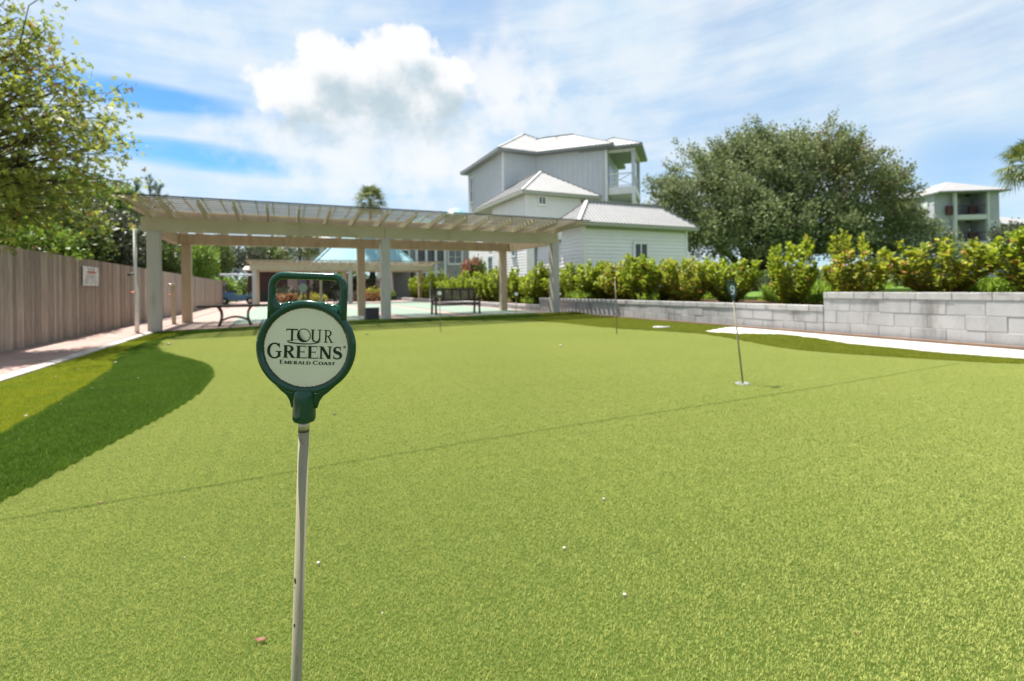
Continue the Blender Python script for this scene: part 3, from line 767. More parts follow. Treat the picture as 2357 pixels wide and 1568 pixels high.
def garden_bench(loc, rz, label):
    r = empty('garden_bench', loc, rz); tag(r, label, 'bench')
    W = 0.86
    for k in range(4): MB().box(-W + 0.02, W - 0.02, -0.26 + k * 0.125, -0.15 + k * 0.125, 0.42, 0.45).build('seat_slat', 'bench_wood', r, bevel=0.003)
    for s in (-1, 1):
        MB().tube([(s * W, -0.27, 0), (s * W, -0.25, 0.2), (s * W, -0.24, 0.42), (s * W, -0.25, 0.66)], [0.045, 0.04, 0.045, 0.04], 6).build('front_leg', 'bench_wood', r)
        MB().tube([(s * W, 0.30, 0), (s * W, 0.26, 0.42), (s * W, 0.33, 0.97)], [0.045, 0.045, 0.035], 6).build('back_leg', 'bench_wood', r)
        MB().box(s * W - 0.045, s * W + 0.045, -0.3, 0.27, 0.655, 0.69).build('armrest', 'bench_wood', r, bevel=0.006)
        MB().box(s * W - 0.03, s * W + 0.03, -0.22, 0.24, 0.36, 0.415).build('side_rail', 'bench_wood', r)
    MB().box(-W + 0.05, W - 0.05, -0.275, -0.245, 0.34, 0.415).build('front_rail', 'bench_wood', r)
    MB().bar((-W + 0.04, 0.315, 0.95), (W - 0.04, 0.315, 0.95), 0.04, 0.08).build('top_rail', 'bench_wood', r)
    MB().bar((-W + 0.04, 0.27, 0.53), (W - 0.04, 0.27, 0.53), 0.04, 0.07).build('lower_rail', 'bench_wood', r)
    for k in range(14):
        x = -W + 0.11 + k * (2 * W - 0.22) / 13
        MB().bar((x, 0.272, 0.565), (x, 0.312, 0.912), 0.088, 0.018, (0, 1, 0)).build('back_slat', 'bench_slat' if k % 3 else 'bench_wood', r)
    return r
gb = on_y(1047, 731, 17.4)
garden_bench((float(gb[0]) + 0.05, 17.4, 0.03), PI + 0.0 - PI, 'dark wooden bench with arms and slatted back in the middle of the pergola')
gb2 = on_y(800, 700, 37.5)
garden_bench((float(gb2[0]), 37.5, 0.03), 0.2, 'small far dark bench beside the orange flower bed beyond the court')
bn = on_y(857, 732, 16.4)
b = empty('storage_box', (float(bn[0]), 16.4, 0.0)); tag(b, 'low dark navy box standing beside the middle pergola post', 'box')
MB().box(-0.24, 0.20, -0.2, 0.2, 0.0, 0.37).build('body', 'bin_dark', b, bevel=0.015)
MB().box(-0.25, 0.21, -0.21, 0.21, 0.372, 0.41).build('lid', 'bin_dark', b, bevel=0.012)

# ------------------------------------------------------------------ lettering drawn with pen strokes (x right, z up, cap height 1)
def arc(cx, cy, rx, ry, a0, a1, wv, wh, n=18):
    """curve whose pen is wv wide where it runs vertically and wh where it runs horizontally"""
    out = []
    for i in range(n + 1):
        a = math.radians(a0 + (a1 - a0) * i / n); c, s = math.cos(a), math.sin(a)
        w = math.sqrt((wv * c) ** 2 + (wh * s) ** 2) / 2
        out.append(((cx + (rx - w) * c, cy + (ry - w) * s), (cx + (rx + w) * c, cy + (ry + w) * s)))
    return ('r', out)
def stem(x, y0, y1, w): return ('p', [(x - w / 2, y0), (x + w / 2, y0), (x + w / 2, y1), (x - w / 2, y1)])
def hbar(x0, x1, y, t): return ('p', [(x0, y - t / 2), (x1, y - t / 2), (x1, y + t / 2), (x0, y + t / 2)])
def diag(x0, y0, x1, y1, w): return ('p', [(x0 - w / 2, y0), (x0 + w / 2, y0), (x1 + w / 2, y1), (x1 - w / 2, y1)])
def tri(*p): return ('p', list(p))
def ribbon(pts, ws):
    out = []; n = len(pts)
    for i, (x, y) in enumerate(pts):
        a = pts[max(i - 1, 0)]; b = pts[min(i + 1, n - 1)]; dx, dy = b[0] - a[0], b[1] - a[1]; l = math.hypot(dx, dy) or 1
        nx, ny = -dy / l, dx / l; w = ws[i] / 2 if isinstance(ws, (list, tuple)) else ws / 2
        out.append(((x - nx * w, y - ny * w), (x + nx * w, y + ny * w)))
    return ('r', out)
def s_curve(k):
    P = []
    for a in np.linspace(35, 265, 14): P.append((0.31 + 0.20 * math.cos(math.radians(a)), 0.745 + 0.215 * math.sin(math.radians(a))))
    for a in np.linspace(80, -145, 14): P.append((0.29 + 0.235 * math.cos(math.radians(a)), 0.27 + 0.235 * math.sin(math.radians(a))))
    n = len(P); W = [k * (0.5 + 0.9 * math.exp(-((i - n / 2 + 0.5) / 5.5) ** 2)) for i in range(n)]
    return ribbon(P, W)
def glyph(ch, b):
    """b = stem weight; returns strokes and advance"""
    s = b * 0.42; f = 0.055
    if ch == 'T': return [stem(0.37, f, 0.95, b), hbar(0.0, 0.74, 0.945, 0.10), tri((0, 0.95), (0.045, 0.95), (0.02, 0.76), (0, 0.76)), tri((0.74, 0.95), (0.695, 0.95), (0.72, 0.76), (0.74, 0.76))], 0.76
    if ch == 'U': return [stem(0.16, 0.3, 0.98, b), stem(0.63, 0.3, 0.98, s * 1.5), arc(0.395, 0.31, 0.2325, 0.275, 180, 360, b * 0.95, b * 0.75), hbar(0.02, 0.31, 0.975, f), hbar(0.50, 0.77, 0.975, f)], 0.80
    if ch == 'R': return [stem(0.17, f, 0.98, b), arc(0.34, 0.74, 0.24, 0.225, -90, 90, b, s), hbar(0.17, 0.35, 0.965, s), hbar(0.17, 0.35, 0.515, s), diag(0.66, 0.02, 0.36, 0.52, b * 1.05), hbar(0.02, 0.34, f / 2, f), hbar(0.55, 0.80, f / 2, f), hbar(0.02, 0.18, 0.978, f)], 0.82
    if ch == 'G': return [arc(0.46, 0.5, 0.37, 0.46, 42, 322, b * 1.1, s * 1.25, 30), stem(0.745, 0.10, 0.47, b), hbar(0.52, 0.90, 0.455, f), tri((0.72, 0.98), (0.78, 0.98), (0.78, 0.68), (0.74, 0.68))], 0.93
    if ch == 'E': return [stem(0.17, f, 0.95, b), hbar(0.02, 0.64, 0.965, 0.07), hbar(0.02, 0.68, 0.035, 0.07), hbar(0.17, 0.54, 0.51, 0.065), tri((0.60, 0.98), (0.64, 0.98), (0.64, 0.74)), tri((0.68, 0.0), (0.63, 0.0), (0.70, 0.27)), tri((0.52, 0.64), (0.54, 0.64), (0.54, 0.38), (0.52, 0.38))], 0.72
    if ch == 'N': return [stem(0.17, f, 0.95, s * 1.3), stem(0.72, 0.02, 0.95, s * 1.3), diag(0.69, 0.0, 0.19, 0.98, b * 1.15), hbar(0.02, 0.32, f / 2, f), hbar(0.56, 0.87, 0.975, f), hbar(0.02, 0.2, 0.975, f)], 0.90
    if ch == 'S': return [s_curve(b), tri((0.47, 0.98), (0.51, 0.98), (0.52, 0.68), (0.48, 0.68)), tri((0.04, 0.02), (0.08, 0.02), (0.08, 0.32), (0.045, 0.32))], 0.62
    if ch == 'M': return [stem(0.15, 0, 1, s * 1.5), stem(0.95, 0, 1, b), diag(0.55, 0.05, 0.18, 1, b), diag(0.55, 0.05, 0.92, 1, s * 1.4), hbar(0.02, 0.28, f / 2, f), hbar(0.8, 1.1, f / 2, f)], 1.12
    if ch == 'A': return [diag(0.08, 0, 0.44, 1, s * 1.5), diag(0.82, 0, 0.46, 1, b), hbar(0.22, 0.7, 0.33, s), hbar(-0.02, 0.22, f / 2, f), hbar(0.68, 0.95, f / 2, f)], 0.94
    if ch == 'L': return [stem(0.17, 0, 1, b), hbar(0.02, 0.68, 0.045, 0.09), tri((0.68, 0.0), (0.62, 0.0), (0.69, 0.3)), hbar(0.02, 0.32, 0.97, f)], 0.72
    if ch == 'D': return [stem(0.17, 0, 1, b), arc(0.40, 0.5, 0.38, 0.455, -90, 90, b, s), hbar(0.02, 0.41, 0.955, s), hbar(0.02, 0.41, 0.045, s)], 0.90
    if ch == 'C': return [arc(0.47, 0.5, 0.39, 0.455, 45, 315, b, s * 1.2, 26), tri((0.74, 0.98), (0.79, 0.98), (0.79, 0.68), (0.75, 0.68))], 0.88
    if ch == 'O': return [arc(0.47, 0.5, 0.39, 0.455, 0, 360, b, s * 1.2, 30)], 0.96
    if ch == '9': return [arc(0.33, 0.68, 0.215, 0.255, 0, 360, 0.15, 0.11, 30), ribbon([(0.545, 0.68), (0.54, 0.50), (0.50, 0.30), (0.42, 0.15), (0.28, 0.075), (0.10, 0.09)], [0.15, 0.15, 0.14, 0.13, 0.12, 0.11])], 0.66
    return [], 0.4
class Pen:
    def __init__(self): self.mb, self.k = MB(), 0
    def stroke(self, st, ox, oz, h, wide=1.0, y=0.0):
        yy = y - 0.00002 * (self.k % 9); self.k += 1
        T = lambda p: (ox + p[0] * h * wide, yy, oz + p[1] * h)
        if st[0] == 'p':
            q = [T(p) for p in st[1]]
            ar = sum(q[i][0] * q[(i + 1) % len(q)][2] - q[(i + 1) % len(q)][0] * q[i][2] for i in range(len(q)))
            self.mb.poly(q if ar > 0 else q[::-1])
        else:
            for (a, b_), (c, d) in zip(st[1][:-1], st[1][1:]): self.mb.poly([T(a), T(b_), T(d), T(c)])
    def word(self, text, ox, oz, h, b=0.16, wide=1.0, first=1.0, gap=0.0, y=0.0):
        x = ox
        for i, ch in enumerate(text):
            if ch == ' ': x += 0.4 * h * wide; continue
            hh = h * (first if i == 0 or text[i - 1] == ' ' else 1.0)
            st, adv = glyph(ch, b * h / hh)
            for q in st: self.stroke(q, x, oz, hh, wide, y)
            x += (adv + gap) * hh * wide
        return x

# ------------------------------------------------------------------ putting markers
U = 0.0001436            # metres per drawing unit
def ell(rx, rz, a): return (rx * math.cos(a), rz * math.sin(a))
def marker_head(root, face, detail=True):
    seg = 12 if detail else 7
    hd = MB(); n = 72 if detail else 28
    hd.tube([(385 * U * math.cos(2 * PI * k / n), 0, 364 * U * math.sin(2 * PI * k / n)) for k in range(n)], 32 * U, seg, closed=True)
    hp_ = [(-300, 215), (-300, 330), (-300, 480)] + [(-300 + 92 * (1 - math.cos(a)), 505 + 92 * math.sin(a)) for a in np.linspace(0, PI / 2, 8)]
    hp_ += [(x, 597) for x in (-120, 0, 120)] + [(300 - 92 * (1 - math.cos(a)), 505 + 92 * math.sin(a)) for a in np.linspace(PI / 2, 0, 8)] + [(300, 480), (300, 330), (300, 215)]
    hd.tube([(x * U, 0, z * U) for x, z in hp_], 31 * U, seg)
    for s in (-1, 1):
        cur = [(s * x, z) for x, z in ((292, 440), (286, 395), (268, 362), (240, 343), (205, 340), (165, 352), (120, 366))]
        hd.tube([(x * U, 0, z * U) for x, z in cur], 23 * U, seg)
        web = [(s * 300, 220), (s * 300, 430), (s * 286, 395), (s * 268, 362), (s * 240, 343), (s * 205, 340), (s * 165, 352), (s * 120, 366), (s * 120, 345)]
        web += [(s * 385 * math.cos(a), 364 * math.sin(a)) for a in np.linspace(1.2, 0.7, 5)]
        hd.prism_xz([(x * U, z * U) for x, z in (web if s < 0 else web[::-1])], -23 * U, 23 * U)
        nk = [(s * x, z) for x, z in ((300, -232), (245, -300), (190, -352), (140, -392), (110, -440), (92, -500))]
        hd.tube([(x * U, 0, z * U) for x, z in nk], 17 * U, seg)
    nk = [(-300, -232), (-245, -300), (-190, -352), (-140, -392), (-110, -440), (-92, -500), (92, -500), (110, -440), (140, -392), (190, -352), (245, -300), (300, -232)]
    nk += [(385 * math.cos(a), 364 * math.sin(a)) for a in np.linspace(-0.75, -PI + 0.75, 14)]
    hd.prism_xz([(x * U, z * U) for x, z in nk[::-1]], -21 * U, 21 * U)
    hd.build('head_frame', 'marker_green', root, True)
    so = MB(); pr = [(30, -352), (66, -350), (80, -360), (86, -380), (89, -480), (91, -560), (91, -596), (82, -614), (62, -623), (48, -624)]
    so.lathe([(r * U, z * U) for r, z in pr[::-1]], 28 if detail else 12); so.build('socket', 'marker_green', root, True)
    pl = MB(); q = 80 if detail else 28
    pl.v.append((0, -7 * U, 0)); pl.v += [(356 * U * math.cos(2 * PI * k / q), -7 * U, 335 * U * math.sin(2 * PI * k / q)) for k in range(q)]
    pl.f += [(0, 1 + k, 1 + (k + 1) % q) for k in range(q)]
    pl.v.append((0, 7 * U, 0)); pl.v += [(356 * U * math.cos(2 * PI * k / q), 7 * U, 335 * U * math.sin(2 * PI * k / q)) for k in range(q)]
    pl.f += [(q + 1, q + 2 + (k + 1) % q, q + 2 + k) for k in range(q)]
    return pl.build('face_plate', face, root)
def rod_parts(root, length, ferr=True):
    MB().tube([(0, 0, -612 * U), (0, 0, -694 * U)], 44 * U, 20).build('ferrule', 'ferrule', root, True)
    MB().tube([(0, 0, -694 * U), (0, 0, -700 * U)], 46 * U, 20).build('band', 'black_metal', root, True)
    MB().tube([(0, 0, -700 * U), (0, 0, -length)], 42 * U, 20).build('rod', 'rod_white', root, True)

TH = 0.052
def place_marker(root, pos, lean, yaw):
    root.location = pos
    root.rotation_euler = (Matrix.Rotation(yaw, 3, 'Z') @ Matrix.Rotation(lean, 3, 'Y')).to_euler()
fm = empty('putting_marker', (0, 0, 0)); tag(fm, 'large green cup marker in the foreground with a round cream plate lettered TOUR GREENS', 'marker', 'putting green cup markers')
plate = marker_head(fm, 'plate_cream')
rod_parts(fm, 1.0)
pen = Pen(); yT = -9 * U
def zx(x, z): return x * U, z * U
# measured straight on: TOUR spans -152..236, cap base z 49, cap top 152
h = 106 * U
pen.word('T', -167 * U, 46 * U, h * 1.02, 0.135, 1.22)
ball_c = (-20, 101)
pen.word('U', 34 * U, 46 * U, h, 0.125, 1.18)
pen.word('R', 147 * U, 46 * U, h, 0.125, 0.95)
pen.word('G', -322 * U, -98 * U, 132 * U, 0.165, 1.02)
pen.word('REENS', -190 * U, -90 * U, 105 * U, 0.19, 1.25, gap=0.0)
pen.word('EMERALD COAST', -216 * U, -141 * U, 26 * U, 0.26, 1.53, first=1.30, gap=0.06)
# golf ball for the O: ring, shaded crescent, dimples; swoosh beneath
bx, bz, br = ball_c[0], ball_c[1], 57
pen.stroke(arc(bx, bz, br - 3, br - 3, 0, 360, 7, 7, 40), 0, 0, U)
cres = [((bx + (br - 4) * math.cos(a), bz + (br - 4) * math.sin(a)), (bx + 12 * math.cos(a) * 0 + (br - 4 - 24 * math.sin((a - math.radians(120)) / math.radians(190) * PI)) * math.cos(a), bz + (br - 4 - 24 * math.sin((a - math.radians(120)) / math.radians(190) * PI)) * math.sin(a))) for a in np.linspace(math.radians(120), math.radians(310), 26)]
pen.stroke(('r', [(b_, a) for a, b_ in cres]), 0, 0, U)
for i in range(-5, 6):
    for j in range(-5, 6):
        px, pz = bx + i * 8.6 + (4.3 if j % 2 else 0), bz + j * 8.0
        d = math.hypot(px - bx, pz - bz); side = (-(px - bx) * 0.75 - (pz - bz) * 0.55) / br
        if d < br - 9 and side > 0.05:
            r = 1.6 + 2.4 * min(side, 0.8)
            pen.stroke(('p', [(px + r * math.cos(k * PI / 3), pz + r * math.sin(k * PI / 3)) for k in range(6)]), 0, 0, U)
sw = [(-20, 56), (-70, 52), (-115, 44), (-142, 35), (-120, 26), (-60, 20), (0, 18), (60, 22), (110, 32), (142, 48)]
pen.stroke(ribbon([(-158, 49), (-145, 42), (-110, 36), (-65, 32), (-15, 30), (40, 32), (90, 40), (124, 55)], [6, 10, 11, 10, 9, 8, 7, 3]), 0, 0, U)
pen.stroke(ribbon([(-156, 51), (-138, 57), (-105, 62), (-72, 66)], [4, 5, 4, 2]), 0, 0, U)
pen.stroke(arc(323, 14, 8, 8, 0, 360, 4, 4, 14), 0, 0, U); pen.stroke(('p', [(320, 11), (326, 11), (326, 17), (320, 17)]), 0, 0, U)
lt = pen.mb.build('lettering', 'print_green', plate, loc=(0, yT, 0)); lt['label'] = 'dark green words TOUR GREENS EMERALD COAST with a golf ball as the O'
# small chips in the green paint and dark scuffs on the rod
wear = MB()
for x, z, w, hh in ((-398, 48, 16, 10), (-404, 22, 9, 5), (-402, -6, 5, 8), (-60, 410, 30, 6), (15, 404, 60, 3), (110, 398, 40, 3), (258, 360, 36, 6), (232, 618, 34, 5), (300, 585, 14, 6), (-205, 372, 16, 6), (244, 395, 14, 12), (100, -375, 26, 4), (-330, -255, 6, 10), (-250, 620, 20, 3)):
    yv = -31
    pts = [(x + w * 0.5 * math.cos(a) * random.uniform(0.6, 1.2), z + hh * 0.5 * math.sin(a) * random.uniform(0.6, 1.2)) for a in np.linspace(0, 2 * PI, 8)[:-1]]
    wear.poly([(p * U, (yv + random.uniform(-2.2, -1.6)) * U, q * U) for p, q in pts])
wear.build('paint_chips', 'marker_wear', fm)
sc = MB()
for z, w, hh, off in ((-1935, 26, 60, -18), (-1990, 12, 14, -24), (-2300, 22, 42, -14), (-1850, 4, 12, 10), (-2110, 5, 10, -20), (-760, 6, 40, 0), (-790, 4, 26, 14), (-820, 4, 16, -8), (-1150, 4, 10, -22), (-1500, 3, 12, 20), (-2170, 3, 18, 22)):
    a = math.asin(off / 46.0); cs = math.sqrt(max(46.5 ** 2 - off ** 2, 1))
    pts = [(off + w * 0.5 * math.cos(t) * random.uniform(0.5, 1.1), z + hh * 0.5 * math.sin(t) * random.uniform(0.6, 1.1)) for t in np.linspace(0, 2 * PI, 9)[:-1]]
    sc.poly([(p * U, -math.sqrt(max(43.4 ** 2 - p ** 2, 4)) * U, q * U) for p, q in pts])
sc.build('scuff_marks', 'rod_mark', fm)
place_marker(fm, tuple(deep(705, 800, 0.574)), 0.052 + ROLL * 0.0 , -YAW)
fm.rotation_euler = (Matrix.Rotation(-YAW, 3, 'Z') @ Matrix.Rotation(0.038 + 0.006, 3, 'Y')).to_euler()
def cup(name, x, y, label, r=0.068):
    o = MB(); o.lathe([(r * 0.62, 0.0), (r * 0.66, 0.012), (r, 0.0125), (r, 0.0), (r * 0.97, -0.01)], 28, 0, 0)
    c = o.build('cup_ring', 'cup_white', None, True, (x, y, 0.002)); tag(c, label, 'cup', 'cup rings at the marker feet'); return c

def distant_marker(base, top_h, face_w, label, plate_mat, number=None, lean_x=0.0, lean_y=0.0, yaw=0.0):
    r = empty('putting_marker', (base[0], base[1], 0.012)); tag(r, label, 'marker', 'putting green cup markers')
    k = face_w / (832 * U)
    tmp = empty('head', (0, 0, 0))
    pl = marker_head(tmp, plate_mat, False)
    parts = kids(tmp)
    zc = top_h - 630 * U * k
    for p in parts:
        p.parent = r; p.scale = (k, k, k); p.location = (0, 0, zc)
    if number:
        pn = Pen(); pn.word(number, -225 * U, -290 * U, 590 * U, 0.2, 1.2)
        nn = pn.mb.build('numeral', 'number_white', pl, loc=(0, -10 * U, 0))
    bpy.data.objects.remove(tmp)
    MB().tube([(0, 0, 0), (0, 0, zc - 600 * U * k)], 0.0085, 10).build('rod', 'rod_white', r, True)
    r.rotation_euler = (Matrix.Rotation(yaw, 3, 'Z') @ Matrix.Rotation(lean_x, 3, 'Y') @ Matrix.Rotation(lean_y, 3, 'X')).to_euler()
    return r
B9 = on_z(1710, 885)
distant_marker(B9, 1.045, 0.138, 'green cup marker with a white number 9, leaning, right half of the green', 'marker_green', '9', 0.0, 0.0, -YAW).rotation_euler = (Matrix.Rotation(-0.117, 3, 'X') @ Matrix.Rotation(-YAW + 0.5, 3, 'Z')).to_euler()
cup('cup_ring', float(B9[0]), float(B9[1]), 'pale cup ring at the foot of the number 9 marker')
b2 = on_z(1014, 765)
distant_marker(b2, 0.98, 0.118, 'small distant cup marker with a pale plate standing in front of the dark bench', 'number_white', None, -0.01, 0, -YAW)
b3 = on_z(1189, 739)
distant_marker(b3, 0.90, 0.13, 'small distant cup marker with a pale plate between the right pergola posts', 'number_white', None, 0.0, 0, -YAW)
b4 = on_z(1420, 770)
r = empty('bare_pole', (float(b4[0]), float(b4[1]), 0.01)); tag(r, 'bare thin pole with a yellow tip standing on the green right of the pergola', 'pole')
MB().tube([(0, 0, 0), (-0.006, 0, 0.6), (-0.03, 0, 1.12)], 0.010, 10).build('rod', 'rod_white', r, True)
MB().tube([(-0.03, 0, 1.12), (-0.032, 0, 1.19)], [0.014, 0.012], 10).build('tip', 'rod_tip', r, True)
w0 = on_z(1522, 757.5)
wp = MB().tube([(-0.16, 0.09, 0.04), (0.16, -0.09, 0.04)], 0.022, 10).build('white_pipe_offcut', 'pvc', None, True, (float(w0[0]), float(w0[1]), 0.0))
tag(wp, 'short white pipe offcut lying on the turf near the block wall', 'pipe')

# ------------------------------------------------------------------ bits lying on the turf
def pebble(x, y, r, label, material='pebble', group=None, flat=0.7):
    b = bmesh.new(); bmesh.ops.create_icosphere(b, subdivisions=2, radius=r)
    for v in b.verts: v.co *= random.uniform(0.82, 1.15); v.co.z *= flat
    me = bpy.data.meshes.new('pebble'); b.to_mesh(me); b.free(); me.shade_smooth()
    p = on_z(x, y); o = obj('pebble', me, material, None, (float(p[0]), float(p[1]), 0.010 + r * flat * 0.7), (0, 0, random.random() * 6)); tag(o, label, 'pebble', group); return o
pebble(1390, 1155, 0.0065, 'white pebble on the green, upper of the two right of centre')
pebble(1299, 1269, 0.0065, 'white pebble on the green, lower of the two right of centre')
pebble(733, 1304, 0.0065, 'pinkish pebble just right of the foreground rod')
pebble(1438, 1378, 0.006, 'small brownish pebble in the lower right of the green', 'pebble')
pebble(1290, 799, 0.022, 'pale pebble far out on the green below the pergola corner')
pebble(319, 874, 0.014, 'white pebble in the dark green fringe at left')
pebble(388, 795, 0.03, 'pale pebble at the narrow left tip of the green')
pebble(266, 838, 0.02, 'white pebble at the edge between dark and yellow turf')
pebble(212, 898, 0.014, 'tan pebble on the border of the yellow turf strip', 'pebble')
pebble(845, 772, 0.03, 'dark speck of debris on the far green right of the marker plate', 'rod_mark', flat=0.4)
pebble(770, 957, 0.012, 'dark speck of debris on the green right of the socket', 'rod_mark', flat=0.4)
for x, y in ((180, 853), (128, 870), (236, 875), (330, 806), (250, 858), (290, 815), (140, 935), (60, 962)):
    pebble(x, y, random.uniform(0.008, 0.014), 'tiny pale chip scattered on the yellow turf strip', 'pebble', 'chips on the yellow turf')
for x, y in ((1800, 1250), (880, 1420), (2150, 1330), (425, 1290)):
    pebble(x, y, random.uniform(0.002, 0.003), 'tiny pale grain on the putting green', 'pebble', 'grains on the green')
def dry_leaf(x, y, L, label, rz, material='red_leaf'):
    s = MB(); n = 7
    for i in range(n):
        t = i / (n - 1); w = L * 0.22 * math.sin(PI * min(max(t, 0.03), 0.97)); z = 0.004 + 0.25 * L * (t - 0.5) ** 2 * 2
        s.v += [(L * (t - 0.5), -w, z + 0.06 * L), (L * (t - 0.5), 0, z + 0.01 * L), (L * (t - 0.5), w, z + 0.05 * L)]
    for i in range(n - 1): a = 3 * i; s.f += [(a, a + 3, a + 4, a + 1), (a + 1, a + 4, a + 5, a + 2)]
    p = on_z(x, y); o = s.build('fallen_leaf', material, None, True, (float(p[0]), float(p[1]), 0.007)); o.rotation_euler = (0, 0, rz); tag(o, label, 'leaf')
dry_leaf(600, 1482, 0.034, 'curled dark red fallen leaf left of the foreground rod', -YAW + 0.1)
dry_leaf(233, 1162, 0.03, 'small reddish fallen leaf on the turf seam at left', -YAW + 0.5)
dry_leaf(1975, 1465, 0.010, 'tiny orange leaf fragment at the lower right of the green', 0.4)

# ------------------------------------------------------------------ foliage helpers
def kites(C, N, L, W, rng, jitter=0.6):
    """leaf blades: C bases, N growth directions (unit), L lengths, W half widths -> V,F"""
    n = len(C)
    D = N + rng.normal(0, jitter, (n, 3)); D /= np.linalg.norm(D, axis=1)[:, None]
    A = rng.normal(0, 1, (n, 3)); Sd = np.cross(D, A); Sd /= np.linalg.norm(Sd, axis=1)[:, None] + 1e-9
    Nn = np.cross(D, Sd)
    V = np.zeros((n, 4, 3)); L = L[:, None]; W = W[:, None]
    V[:, 0] = C; V[:, 1] = C + D * L * 0.55 + Sd * W + Nn * W * 0.3; V[:, 2] = C + D * L; V[:, 3] = C + D * L * 0.55 - Sd * W + Nn * W * 0.3
    return V.reshape(-1, 3), np.arange(n * 4).reshape(n, 4)
def crown_mesh(name, centers, spread, per, leaf, rng, aspect=0.3, up=0.25, flat=1.0, jitter=0.8, outc=None):
    n = len(centers) * per; c = np.repeat(centers, per, 0)
    off = rng.normal(0, 1, (n, 3)) * spread; off[:, 2] *= flat
    P = c + off
    d = P - (outc if outc is not None else c); d /= np.linalg.norm(d, axis=1)[:, None] + 1e-6; d[:, 2] += up
    L = leaf * (0.6 + 0.8 * rng.random(n))
    V, F = kites(P, d, L, L * aspect, rng, jitter); return np_mesh(name, V, F)
def shell_points(rng, n, lobes, inner=0.62, floor=None):
    """clump centres near the outside of a union of ellipsoids"""
    vol = np.array([l[3] * l[4] * l[5] for l in lobes]); vol = vol / vol.sum(); out = []
    for l, k in zip(lobes, (vol * n * 1.6).astype(int) + 1):
        d = rng.normal(0, 1, (k, 3)); d /= np.linalg.norm(d, axis=1)[:, None]
        r = inner + (1.03 - inner) * rng.random(k) ** 0.6
        p = np.array(l[:3]) + d * r[:, None] * np.array(l[3:6])
        keep = np.ones(k, bool)
        for o in lobes:
            if o is l: continue
            q = (p - np.array(o[:3])) / np.array(o[3:6]); keep &= (q ** 2).sum(1) > (inner * 0.8) ** 2
        if floor is not None: keep &= p[:, 2] > floor
        out.append(p[keep])
    P = np.concatenate(out); rng.shuffle(P); return P[:n]
def limb(mb, a, b, r0, r1, rng, bend=0.12, n=5, seg=7):
    a, b = np.array(a, float), np.array(b, float); L = np.linalg.norm(b - a); pts, rs = [], []
    k = rng.normal(0, bend * L * 0.5, 3)
    for i in range(n + 1):
        t = i / n; p = a + (b - a) * t + k * math.sin(PI * t) + np.array([0, 0, 0.06 * L * math.sin(PI * t)]); pts.append(p); rs.append(r0 + (r1 - r0) * t)
    mb.tube(pts, rs, seg); return pts
def local(lobes, base): return [(l[0] - base[0], l[1] - base[1], l[2] - base[2], *l[3:]) for l in lobes]

